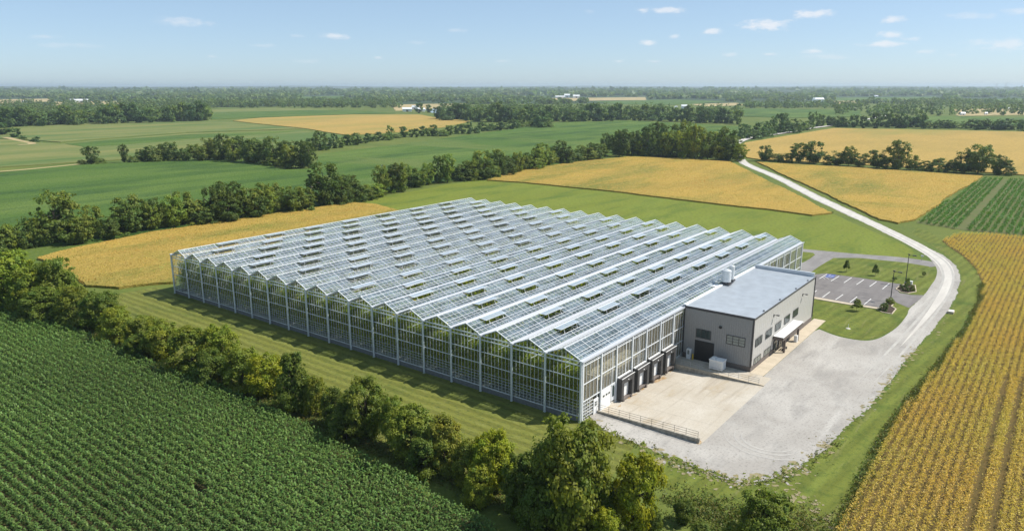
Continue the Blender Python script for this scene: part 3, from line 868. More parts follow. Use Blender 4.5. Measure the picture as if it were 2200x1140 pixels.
def vent_mb(m, k, x, far=0):
    """an open vent hinged at the ridge: framed glass flap lifted off its opening, with two stay arms"""
    y0, ym = k * BW + .4, (k + .5) * BW
    zb = EH + .1
    hy, hz = y0 + (ym - y0) * T1, zb + RH * T1 + .11
    slope = math.atan2(RH, ym - y0); L = (ym - y0) * (T1 - T0) / math.cos(slope)
    a = slope - R(random.Random(int(x * 31) + k).uniform(17, 30)); L *= .78
    ey, ez = hy - L * math.cos(a), hz - L * math.sin(a)
    m.face([(x, ey, ez), (x + VL, ey, ez), (x + VL, hy, hz), (x, hy, hz)], 0)
    for (p, q) in (((x, ey, ez), (x + VL, ey, ez)), ((x, hy, hz), (x + VL, hy, hz)), ((x, ey, ez), (x, hy, hz)), ((x + VL, ey, ez), (x + VL, hy, hz)), ((x + VL / 2, ey, ez), (x + VL / 2, hy, hz))):
        m.bar((p[0], p[1], p[2] + .02), (q[0], q[1], q[2] + .02), .07, .05, mi=1)
    by, bz = y0 + (ym - y0) * (T0 + .05), zb + RH * (T0 + .05)
    for xx in (x + .9, x + VL - .9):
        m.bar((xx, by, bz), (xx, ey + .1, ez - .03), .05, .05, mi=1)
        m.bar((xx, by - .1, bz - .3), (xx + .9, by + .6, bz - .1), .05, .05, mi=1)


vents.sort(key=lambda t: depth((t[1], t[0] * BW, 11)))
rest = MB()
for i, (k, x, bay) in enumerate(vents):
    if i < 100:
        m = MB(); vent_mb(m, k, x); m.build('roof_vent', [M['vent_glass'], M['steel_white']], bay)
    else:
        vent_mb(rest, k, x)
tag(rest.build('roof_vent', [M['vent_glass'], M['steel_white']], gh), kind='stuff')

# gable bays: glass and its glazing frame
def gable(x, s, k):
    y0, y1, ym = k * BW, (k + 1) * BW, (k + .5) * BW
    gm = MB(); gm.face([(x, y0, .82), (x, y0, EH), (x, ym, EH + RH + .06), (x, y1, EH), (x, y1, .82)])
    o = gm.build('gable_bay', M['wall_glass'], gh)
    f = MB(); xo = x - .06 * s
    for j in range(1, 9):
        y = y0 + BW * j / 9; zt = EH + (RH + .06) * (1 - abs(y - ym) / (BW / 2))
        f.box(xo - .025, xo + .025, y - .021, y + .021, .82, zt)
    for z in (1.35, 1.85, 2.35, 2.85, 3.35):
        f.box(xo - .02, xo + .02, y0, y1, z - .019, z + .019)
    for z, h in ((.86, .08), (4.9, .05), (7.0, .05), (EH - .75, .075), (EH - .1, .09)):
        f.box(xo - .07, xo + .035, y0, y1, z - h, z + h)
    f.build('wall_frame', M['steel_white'], o)


for k in range(NB): gable(0, 1, k)
gm = MB(); fr = MB()
for k in range(NB):
    y0, ym = k * BW, (k + .5) * BW
    gm.face([(GL, y0, .8), (GL, y0, EH), (GL, ym, EH + RH + .06), (GL, y0 + BW, EH), (GL, y0 + BW, .8)])
    for j in range(0, 9, 2): fr.box(GL - .05, GL + .05, y0 + BW * j / 9 - .04, y0 + BW * j / 9 + .04, .8, EH)
for z in (3.5, 6.5, EH - .1): fr.box(GL + .06, GL + .12, 0, GW, z - .08, z + .08)
o = gm.build('rear_wall', M['wall_glass'], gh); fr.build('wall_frame', M['steel_white'], o)
gm = MB(); gm.face([(0, GW, .8), (GL, GW, .8), (GL, GW, EH), (0, GW, EH)]); fr = MB()
for i in range(0, 96): fr.box(i * GL / 95 - .03, i * GL / 95 + .03, GW - .03, GW + .03, .8, EH)
for z in (3.5, 6.5, EH - .2): fr.box(0, GL, GW - .09, GW - .04, z - .06, z + .06)
o = gm.build('side_wall', M['wall_glass'], gh); fr.build('wall_frame', M['steel_white'], o)

# the sunny side wall over the docks
SP = [.05, 5.5, 10.3, 15.55, 20.6, 25.9, 31.2] + [31.2 + 5.2 * i for i in range(1, 15)] + [GL - .05]
gm = MB()
gm.face([(0, 0, 3.2), (31, 0, 3.2), (31, 0, EH), (0, 0, EH)]); gm.face([(31, 0, .5), (GL, 0, .5), (GL, 0, EH), (31, 0, EH)])
gm.face([(0, 0, .02), (3.3, 0, .02), (3.3, 0, 3.2), (0, 0, 3.2)]); gm.face([(8.75, 0, .02), (10.3, 0, .02), (10.3, 0, 3.2), (8.75, 0, 3.2)])
for a, b in ((14.9, 15.7), (20.2, 20.9), (25.5, 26.2)): gm.face([(a, 0, .02), (b, 0, .02), (b, 0, 3.2), (a, 0, 3.2)])
sw_ = gm.build('side_wall', M['side_glass'], gh)
fr = MB()
for a, b in zip(SP[:-1], SP[1:]):
    for j in range(1, 5):
        x = a + (b - a) * j / 5
        fr.box(x - .026, x + .026, -.09, -.03, 3.2 if 3 < x < 31 else .5, EH)
for z, h in ((3.2, .07), (6.0, .06), (EH - .85, .05), (EH - .55, .04), (EH - .18, .12)):
    fr.box(0, GL, -.13, -.035, z - h, z + h)
for z in (.5, 1.0, 1.5, 2.0, 2.6): fr.box(0, 3.3, -.1, -.04, z - .03, z + .03)
for x in (.8, 1.6, 2.4): fr.box(x - .03, x + .03, -.1, -.04, .02, 3.2)
fr.build('wall_frame', M['steel_white'], sw_)
post = None
for x in SP:
    if post is None:
        m = MB(); m.box(-.17, .17, -.24, .02, -.9, EH - .05); post = m.build('post', M['alu'], gh); o = post
    else:
        o = post.copy(); COL.objects.link(o); o.parent = gh
    o.location = (x, 0, 0)

# doors and dock shelters on that side
m = MB(); m.box(3.36, 4.75, -.18, -.02, -.25, 2.5); d = m.build('door', M['white'], gh)
m = MB(); m.box(3.72, 4.42, -.215, -.182, 1.35, 2.15); m.build('window', M['window'], d)
m = MB()
for z in (1.35, 1.75, 2.13): m.box(3.7, 4.44, -.24, -.217, z - .03, z + .03)
m.box(4.04, 4.1, -.24, -.217, 1.35, 2.15); m.build('window_frame', M['white'], d)
m = MB(); m.box(4.5, 4.62, -.26, -.182, 1.0, 1.1); m.build('handle', M['galv'], d)
m = MB()
for i in range(5): m.box(5.8, 8.65, -.16 - .01 * (i % 2), -.02, -.2 + i * .66, -.2 + i * .66 + .64)
d = m.build('overhead_door', M['white'], gh)
for x in (6.15, 7.05, 7.85):
    m = MB(); m.box(x, x + .5, -.205, -.175, 1.95, 2.25); m.build('window', M['window'], d)
m = MB(); m.box(8.9, 10.1, -.12, -.03, .3, 3.1); d = m.build('door', M['alu'], gh)
m = MB(); m.box(9.2, 9.8, -.15, -.125, 1.0, 2.9); m.build('window', M['window'], d)
ds = None
for x0 in (10.55, 15.95, 21.25, 26.55):
    if ds is None:
        W_, H_, D_ = 4.2, 3.75, 1.0
        m = MB(); m.box(0, .75, -D_, 0, 0.05, H_); m.box(W_ - .75, W_, -D_, 0, .05, H_); m.box(.752, W_ - .752, -D_, 0, H_ - .95, H_ - .002)
        ds = m.build('dock_shelter', M['pad'], gh, bevel=.04)
        a = MB()
        for i in range(6): a.box(.05 + i * .7, .05 + i * .7 + .6, -.36, -.02, H_ + .003, H_ + .16)
        a.box(-.05, W_ + .05, -D_ - .06, -D_ + .06, H_ + .003, H_ + .05)
        b = MB(); b.box(.78, W_ - .78, -.30, -.05, .06, H_ - 1.0)
        for i in range(1, 5): b.box(.8, W_ - .8, -.318, -.302, .06 + i * .56, .08 + i * .56)
        c = MB(); c.box(.6, 1.05, -D_ - .05, -.05, -.55, .02); c.box(W_ - 1.05, W_ - .6, -D_ - .05, -.05, -.55, .02); c.box(1.07, W_ - 1.07, -D_ + .1, -.06, -.22, .0)
        e = MB(); e.box(2.0, 2.25, -D_ - .06, -D_, H_ - .62, H_ - .5)
        kids = [a.build('hood', M['white'], ds), b.build('dock_door', M['white'], ds), c.build('bumper', M['plinth'], ds), e.build('lamp', M['white'], ds)]
        o = ds
    else:
        o = ds.copy(); COL.objects.link(o); o.parent = gh
        for kk in kids:
            c = kk.copy(); COL.objects.link(c); c.parent = o
    o.location = (x0, -.16, 0)

# inner structure: trusses under the valleys and columns
tr = MB()
for j in range(1, 24):
    x = j * GL / 24
    for k in range(NB):
        y0, y1, ym = k * BW, (k + 1) * BW, (k + .5) * BW
        tr.bar((x, y0, EH - .15), (x, y1, EH - .15), .07); tr.bar((x, y0, EH - .85), (x, y1, EH - .85), .07)
        for i in range(6):
            a = y0 + BW * i / 6; b = a + BW / 6
            tr.bar((x, a, EH - (.85 if i % 2 else .15)), (x, b, EH - (.15 if i % 2 else .85)), .04)
        tr.box(x - .06, x + .06, y0 - .06, y0 + .06, 0.06, EH - .2)
for k in range(NB):                                               # heating and irrigation pipes along each bay
    for q in (.25, .5, .75):
        tr.bar((.4, (k + q) * BW, EH - 1.05), (GL - .4, (k + q) * BW, EH - 1.05), .06)
    tr.bar((.4, (k + .5) * BW, 8.0), (GL - .4, (k + .5) * BW, 8.0), .09)
tr.build('truss_frame', M['steel_white'], gh)

# vine crop in rows inside
cr = MB(); gtr = MB()
rows = []
for k in range(NB):
    for q in (.125, .375, .625, .875):
        y = (k + q) * BW
        if y < 1.2: continue
        for xa, xb in (((1.2, 4.6), (37, GL - 3)) if y < 10.5 else ((1.2, GL - 3),)):
            rows.append((y, xa, xb))
            if xb > 20: cr.box(max(xa, 7), xb, y - .2, y + .2, 1.6, 6.3)
            gtr.bar((xa, y, 1.35), (xb, y, 1.35), .35, .18)
tag(cr.build('crop_stems', M['vine_core'], None), 'dark stems of the vine rows inside the glass greenhouse', 'crop', kind='stuff')
gtr.build('growing_gutter_frame', M['white'], gh)
cs, ns = [], []
for (y, xa, xb) in rows:
    nt_ = int((xb - xa) * 24)                                     # canopy seen from above
    x = RNG.uniform(xa, xb, nt_); z = RNG.uniform(6.2, 7.7, nt_); yy = y + RNG.normal(0, .38, nt_)
    cs.append(np.stack([x, yy, z], 1)); ns.append(unit(RNG.normal(size=(nt_, 3)) * .7 + np.array([-.2, -.3, .9])))
    ng = 750 if xa < 2 else 200                                                     # ends of the rows seen through the gable
    x = np.minimum(xa - .3 + RNG.exponential(3.2, ng), xb); z = RNG.uniform(1.5, 7.5, ng); yy = y + RNG.normal(0, .40, ng)
    cs.append(np.stack([x, yy, z], 1)); ns.append(unit(RNG.normal(size=(ng, 3)) * .7 + np.array([-.8, -.2, .5])))
x = RNG.uniform(37, GL - 3, 9000); z = RNG.uniform(1.5, 7.5, 9000); yy = 1.9 + RNG.normal(0, .4, 9000)
cs.append(np.stack([x, yy, z], 1)); ns.append(unit(RNG.normal(size=(9000, 3)) * .7 + np.array([-.2, -.8, .4])))
nf_ = 52000                                                       # plants crowding the gable glass
x = .9 + RNG.exponential(1.5, nf_); yy = RNG.uniform(.7, GW - .7, nf_); z = 1.2 + 8.3 * RNG.uniform(0, 1, nf_) ** .85
kk = (np.sin(yy * 3.8) + RNG.normal(0, .9, nf_) > -.7) & ((z < 7.8) | (RNG.uniform(size=nf_) < .5))
cs.append(np.stack([x, yy, z], 1)[kk]); ns.append(unit(RNG.normal(size=(nf_, 3)) * .8 + np.array([-.5, -.3, .6]))[kk])
cs, ns = np.concatenate(cs), np.concatenate(ns)
t = RNG.uniform(.5, 1.35, len(cs))
yl = (RNG.uniform(size=len(cs)) < .03)
tint = np.stack([t * np.where(yl, 2.6, 1), t * np.where(yl, 1.7, 1), t], 1)
me = quads_mesh('vine_leaves', leaf_quads(cs, ns, RNG.uniform(.28, .62, len(cs)), RNG), M['vine'], tint)
o = bpy.data.objects.new('vine_leaves', me); COL.objects.link(o); tag(o, 'leafy vine crop filling the glass greenhouse', 'crop', kind='stuff')

# ------------------------------------------------------------------ GREY METAL BUILDING
BX0, BX1, BY0, BY1, BH = 35.6, 73.0, -13.35, -.35, 10.05
bd = thing('metal_building', 'grey metal-clad building with a low roof joined to the greenhouse side', 'building', (BX0, BY0, 0))
off = (-BX0, -BY0, 0)


def L(mb):
    mb.v = [(x + off[0], y + off[1], z + off[2]) for x, y, z in mb.v]; return mb


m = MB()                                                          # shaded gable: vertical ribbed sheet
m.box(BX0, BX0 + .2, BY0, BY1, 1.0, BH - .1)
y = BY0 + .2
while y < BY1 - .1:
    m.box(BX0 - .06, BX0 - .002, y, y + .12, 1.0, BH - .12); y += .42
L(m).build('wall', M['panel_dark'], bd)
m = MB(); m.box(BX0 + .21, BX1 - .21, BY0, BY0 + .2, 1.0, BH - .1)
x = BX0 + 1.1
while x < BX1 - .4: m.box(x, x + .03, BY0 - .012, BY0 - .001, 1.0, BH - .12); x += 1.05
L(m).build('wall', M['panel'], bd)
m = MB(); m.box(BX1 - .2, BX1, BY0, BY1, 1.0, BH + .3); m.box(BX0 + .21, BX1 - .21, BY1 - .2, BY1, 1.0, BH - .1); L(m).build('wall', M['panel'], bd)
m = MB(); m.box(BX0 - .07, BX1 + .07, BY0 - .07, BY1, 0, .99); L(m).build('plinth', M['plinth'], bd)
m = MB()
m.face([(BX0 - .1, BY0 - .1, BH), (BX1, BY0 - .1, BH), (BX1, BY1 + .1, BH + .12), (BX0 - .1, BY1 + .1, BH + .12)])
x = BX0 + .6
while x < BX1 - .3: m.bar((x, BY0 - .05, BH + .02), (x, BY1, BH + .14), .05, .06); x += .62
rf = L(m).build('roof', M['metal_roof'], bd)
m = MB(); m.box(BX0 - .16, BX0 - .102, BY0 - .16, BY1 + .1, BH - .28, BH + .16); m.box(BX0 - .1, BX1 + .1, BY0 - .16, BY0 - .102, BH - .22, BH + .07)
m.box(BX0 - .16, BX0 + .1, BY0 - .16, BY0 + .1, .99, BH - .3); m.box(BX1 - .1, BX1 + .1, BY0 - .16, BY0 + .02, .99, BH - .3); m.box(BX0 - .12, BX0 + .05, BY1 + .001, BY1 + .15, .99, BH - .3)
L(m).build('trim', M['trim'], bd)
m = MB(); m.box(BX1 - .5, BX1 - .21, BY0 + .2, BY1, BH, BH + .75); m.box(BX1 - .56, BX1 - .0, BY0 + .1, BY1, BH + .752, BH + .84); L(m).build('parapet', M['metal_roof'], bd)
m = MB(); m.box(BX0, BX1 - .6, BY1 - .12, BY1 + .42, BH + .13, BH + .34); L(m).build('roof_edge_flashing', M['white'], bd)


def win(face, a0, a1, z0, z1, nm, blind=False, rows=1):
    f, p = MB(), MB()
    e = .09

    def bx(mb, a, b, q0, q1, d0, d1):
        if face == 'g': mb.box(BX0 - d1, BX0 - d0, a, b, q0, q1)
        else: mb.box(a, b, BY0 - d1, BY0 - d0, q0, q1)
    bx(p, a0 + .02, a1 - .02, z0 + .02, z1 - .02, .062, .075)
    for i in range(nm + 1):
        x = a0 + (a1 - a0) * i / nm; bx(f, x - e / 2, x + e / 2, z0, z1, .077, .12)
    bx(f, a0 - e / 2, a1 + e / 2, z0 - e, z0, .077, .13); bx(f, a0 - e / 2, a1 + e / 2, z1, z1 + e, .077, .13)
    if rows > 1:
        for i in range(1, rows): bx(f, a0, a1, z0 + (z1 - z0) * i / rows - .025, z0 + (z1 - z0) * i / rows + .025, .0775, .1)
    o = L(f).build('window', M['trim'], bd)
    L(p).build('pane', M['window_blind'] if blind else M['window'], o)


win('g', -5.62, -2.82, 4.55, 6.1, 3)
win('g', -12.05, -8.65, 4.55, 6.1, 3, True, 3)
for x in (37.2, 42.6, 47.9, 53.3, 58.7): win('s', x, x + 3.25, 4.4, 5.8, 4)
for x in (37.2, 42.5): win('s', x, x + 3.4, .98, 2.05, 4, True)
win('s', 57.2, 63.0, 1.6, 2.4, 5)
m = MB(); m.box(BX0 - .14, BX0 - .061, -6.4, -2.65, .1, 3.95)
dd = L(m).build('roller_door', M['bay_dark'], bd)
m = MB()
for i in range(12): m.box(BX0 - .155, BX0 - .142, -6.3, -2.75, .2 + i * .31, .2 + i * .31 + .26)
L(m).build('door_slats', M['black'], dd)
# entrance, canopy and lamps on the sunny face
m = MB(); m.box(47.0, 59.4, -15.35, BY0 - .1, 3.05, 3.72); c = L(m).build('canopy', M['fascia'], bd)
m = MB(); m.box(46.95, 59.45, -15.4, BY0 - .1, 3.722, 3.80); L(m).build('canopy_roof', M['white'], c)
for x in (47.6, 50.6, 53.4):
    m = MB(); m.box(x, x + 1.9, BY0 - .16, BY0 - .072, .1, 2.6); d = L(m).build('door', M['trim'], bd)
    m = MB(); m.box(x + .15, x + .88, BY0 - .18, BY0 - .162, .35, 2.45); m.box(x + 1.02, x + 1.75, BY0 - .18, BY0 - .162, .35, 2.45); L(m).build('glazing', M['window'], d)
    m = MB(); m.box(x + .92, x + .98, BY0 - .24, BY0 - .182, 1.0, 1.35); L(m).build('handle', M['galv'], d)
for x in (49.0, 57.4):
    m = MB(); m.box(x, x + .35, -15.2, -14.85, .12, 3.05); L(m).build('canopy_post', M['fascia'], bd)
for x in (46.3, 64.3):
    m = MB(); m.box(x, x + .22, BY0 - .12, BY0 - .014, 7.7, 8.2); m.bar((x + .11, BY0 - .1, 8.1), (x + .11, BY0 - .7, 8.15), .07); m.box(x - .12, x + .34, BY0 - 1.05, BY0 - .55, 8.06, 8.2)
    L(m).build('wall_lamp', M['trim'], bd)
m = MB(); m.box(BX0 - .35, BX0 - .065, -7.6, -7.15, 7.15, 7.5); L(m).build('wall_lamp', M['black'], bd)
for x in (41, 50, 60, 68):
    m = MB(); m.box(x, x + .3, BY0 + .1, BY0 + .35, BH + .05, BH + .22); L(m).build('roof_bracket', M['trim'], rf)

# things at the building
def simple(name, label, cat, loc, parts, group=None):
    o = thing(name, label, cat, loc, group)
    for nm, mb, mt in parts: mb.build(nm, mt, o, bevel=.02 if nm in ('body', 'lid') else 0)
    return o


a, b, c, d = MB(), MB(), MB(), MB()
a.box(0, 1.7, -2.5, 0, .18, 1.75); b.box(-.06, 1.76, -2.56, .06, 1.753, 1.95); b.box(.4, 1.3, -.9, -.3, 1.953, 2.2); b.box(.3, 1.4, -2.3, -1.3, 1.953, 2.05)
for yy in (-2.3, -.4): c.box(.1, 1.6, yy, yy + .2, 0, .178)
d.box(.25, 1.5, -2.53, -2.503, .3, 1.6)
for i in range(8): d.box(-.03, -.003, -2.3, -.2, .4 + i * .15, .46 + i * .15)
simple('chiller_unit', 'boxy white machine standing on the deck beside the black roller door', 'machine', (32.4, -6.9, .1), [('body', a, M['white']), ('lid', b, M['white']), ('skid', c, M['trim']), ('grille', d, M['alu'])])
a, b = MB(), MB(); a.box(0, .5, -.85, 0, 0, 1.95); b.box(-.03, -.003, -.62, -.22, .9, 1.7)
simple('electrical_cabinet', 'narrow white cabinet against the grey wall left of the roller door', 'cabinet', (34.95, -1.3, .1), [('body', a, M['white']), ('panel', b, M['window_blind'])])
a, b = MB(), MB(); a.tube((0, 0, 0), (0, 0, 1.1), .15, n=12); b.tube((0, 0, 1.1), (0, 0, 1.16), .15, .08, 12)
simple('bollard', 'yellow bollard between the white cabinet and the roller door', 'bollard', (35.0, -2.6, .1), [('post', a, M['yellow']), ('cap', b, M['yellow'])])
a, b, c = MB(), MB(), MB()
for i in range(4): a.box(0, 1.8, i * .13, i * .13 + .1, .44, .48)
for i in range(3): b.box(0, 1.8, .54, .58, .55 + i * .14, .65 + i * .14)
for xx in (.15, 1.6): c.box(xx, xx + .07, .02, .5, 0, .438); c.box(xx, xx + .07, .5, .538, 0, .97)
simple('bench', 'dark bench on the pavement by the building entrance', 'bench', (49.9, -14.9, .12), [('seat', a, M['trim']), ('backrest', b, M['trim']), ('leg_frame', c, M['trim'])])
a, b = MB(), MB(); a.box(0, .6, 0, .6, 0, 1.25); b.box(-.04, .64, -.04, .64, 1.252, 1.35)
simple('planter_box', 'pale square bin on the pavement below the canopy end', 'bin', (56.6, -15.2, .12), [('body', a, M['white']), ('lid', b, M['white'])])
# tanks on the roof edge
a, b, c = MB(), MB(), MB()
a.tube((0, 0, .35), (0, 0, 2.7), .95, n=24); a.tube((0, 0, 2.7), (0, 0, 3.0), .95, .3, 24)
for z in (.9, 1.7, 2.5): b.tube((0, 0, z), (0, 0, z + .07), .985, n=24)
for k in range(4): c.bar((.7 * math.cos(k * 1.57 + .8), .7 * math.sin(k * 1.57 + .8), 0), (.7 * math.cos(k * 1.57 + .8), .7 * math.sin(k * 1.57 + .8), .35), .12)
c.box(-1.1, 1.1, -1.1, 1.1, -.06, .0)
simple('storage_tank', 'fat steel tank on the roof edge where building meets greenhouse', 'tank', (54.6, -.6, BH + .42), [('vessel', a, M['tankm']), ('hoop', b, M['alu']), ('stand', c, M['trim'])])
a, b, c = MB(), MB(), MB()
a.tube((0, 0, .3), (0, 0, 3.1), .55, n=20); a.tube((0, 0, 3.1), (0, 0, 3.35), .55, .12, 20); b.tube((0, 0, 1.7), (0, 0, 1.77), .58, n=20)
b.tube((0, 0, 3.35), (0, 0, 3.8), .1, n=8); c.box(-.65, .65, -.65, .65, -.06, .3)
simple('storage_tank', 'slimmer steel tank standing behind the fat roof tank', 'tank', (57.2, -.7, BH + .42), [('vessel', a, M['tankm']), ('pipe', b, M['alu']), ('stand', c, M['trim'])])
a, b = MB(), MB(); a.box(-2.2, 0, -1.1, 1.0, 0, .12); b.tube((-.3, 0, .12), (-2.0, 0, .12), .09, n=8)
simple('walkway_platform', 'white platform on the glass roof beside the steel tanks', 'platform', (53.4, .9, EH + .3), [('deck', a, M['white']), ('pipe', b, M['alu'])])

# ------------------------------------------------------------------ CAR PARK THINGS
def lamp_post(p, h, label):
    o = thing('street_lamp', label, 'lamp post', p, 'dark lamp posts of the car park')
    m = MB(); m.tube((0, 0, .5), (0, 0, h), .11, .075, 10); m.build('pole', M['pole'], o)
    m = MB(); m.tube((0, 0, 0), (0, 0, .5), .26, n=12); m.build('base', M['foundation_pale'], o)
    m = MB(); m.tube((-.05, 0, h), (-.05, 0, h + .35), .05, n=6); m.bar((0, 0, h - .05), (0, -.9, h + .02), .08); m.build('arm', M['pole'], o)
    m = MB(); m.box(-.28, .28, -1.75, -.85, h - .06, h + .14); m.box(-.22, .22, -.25, .25, h + .1, h + .3); m.build('lamp_head', M['pole'], o, bevel=.03)


lamp_post((*G(1945, 609)[:2], 0), 7.6, 'dark lamp post beside the planted bed on the far side of the car park')
lamp_post((*G(1913, 646)[:2], 0), 7.2, 'dark lamp post at the mulched bed on the near side of the car park')


def bed(pts, label, z=.06):
    o = thing('planting_bed', label, 'planting bed', (pts[0][0], pts[0][1], 0))
    q = [(x - pts[0][0], y - pts[0][1]) for x, y in pts]
    m = MB(); m.prism(rough(q, .6, .08, 3), 0, .09); m.build('mulch', M['mulch'], o)
    k = MB()
    for i in range(len(q)):
        a, b = q[i], q[(i + 1) % len(q)]; k.bar((*a, .08), (*b, .08), .22, .18)
    k.build('kerb', M['pavement'], o)


bed(P([(1925, 621), (1932, 615), (1946, 610.5), (1966, 613), (1968, 627), (1950, 630.5), (1935, 627.5)]), 'kerbed mulch bed with shrubs at the far end of the car park')
bed(P([(1892, 662), (1905, 648), (1918, 647), (1922, 651), (1915, 658), (1925, 664), (1916, 675), (1896, 671), (1886, 667)]), 'kerbed mulch bed with one dark shrub near the grass corner')
GP = 'small plants of the car park beds'
for (p, w, h, t, lb) in [((*G(1946, 625)[:2], .08), 2.0, 1.7, 'dark', 'round dark shrub at the front of the far planting bed'), ((*G(1949, 614)[:2], .08), 1.9, 2.2, 'mid', 'upright green shrub at the foot of the far lamp post'), ((*G(1936, 620)[:2], .08), 1.5, 1.1, 'dark', 'low dark shrub at the kerb of the far planting bed'), ((*G(1960, 625)[:2], .08), 1.8, 1.5, 'olive', 'olive shrub at the outer edge of the far planting bed'),
                         ((*G(1898, 667)[:2], .08), 2.7, 2.0, 'dark', 'round dark shrub in the near mulch bed'), ((*G(1912, 652)[:2], .08), 2.4, 1.6, 'olive', 'loose olive shrub at the foot of the near lamp post')]:
    plant('mid', 'shrub', p, w, h, t, lb, GP)
a, b = MB(), MB(); a.box(-.9, .9, -.6, .6, 0, .5); b.box(-.8, .8, -.5, .5, .502, .56)
bx_ = G(2043, 672)
simple('utility_box', 'pale square utility lid in the grass verge outside the road bend', 'utility box', (bx_[0], bx_[1], .02), [('base', a, M['pavement']), ('lid', b, M['white'])])
a, b = MB(), MB(); a.box(-.4, .4, -.3, .3, 0, .8); b.box(-.44, .44, -.34, .34, .802, .88)
simple('utility_box', 'white cabinet beside the far planting bed', 'utility box', (*G(1957, 611)[:2], .03), [('base', a, M['white']), ('lid', b, M['white'])])
a, b = MB(), MB(); a.tube((0, 0, 0), (0, 0, 1.5), .06, n=6); b.box(-.05, .05, -.35, .35, 1.3, 1.7)
sp = G(1980, 560)
simple('sign_post', 'small pale sign post in the grass where the driveway meets the road', 'sign', (sp[0], sp[1], .02), [('post', a, M['galv']), ('board', b, M['white'])])
for i, (u, vb, vt, w, lb) in enumerate([(1818, 584, 557, 2.4, 'slim young tree on the lawn nearest the greenhouse corner'), (1880, 592, 567, 2.6, 'slim young tree on the lawn in the middle of the row'), (1921, 603, 594, 1.5, 'very small young tree behind the near lamp post top'), (1984, 594, 582, 1.5, 'tiny round young tree by the road bend'), (1840, 668, 641, 3.0, 'slim young tree on the grass between pavement and gravel yard')]):
    p = G(u, vb); h = height_at(p, vt)
    o = plant('mid', 'cone' if i in (0, 1, 4) else 'round', (p[0], p[1], 0), w, h * .78, 'dark' if i != 4 else 'mid', lb, 'young trees planted on the lawns')
    o.children[0].location = (0, 0, h * .22); o.children[1].scale = (h * .55, h * .55, h * .8)
a, b = MB(), MB(); a.tube((0, 0, 0), (0, 0, 1.0), .05, n=6); b.tube((0, 0, .0), (0, 0, .12), .5, .4, 12)
for i, (u, v) in enumerate([(1822, 706)]):
    p = G(u, v); simple('survey_marker', 'small pale stone marker lying in the grass by the yard', 'marker', (p[0], p[1], .03), [('stake', a, M['white']), ('base', b, M['foundation_pale'])])

# ------------------------------------------------------------------ TREES AND SHRUBS
ROWS = {}


def put(lod, kind, u, vb, vt, wpx, tone, label, group, cat=None, row=None):
    p = G(u, vb); h = max(1.0, height_at(p, vt)); w = wpx * depth(p) / FOC
    o = plant(lod, kind, (p[0], p[1], 0), w, h, tone, label, group, cat)
    if row: ROWS.setdefault(row, []).append((u, o, label))
    return o


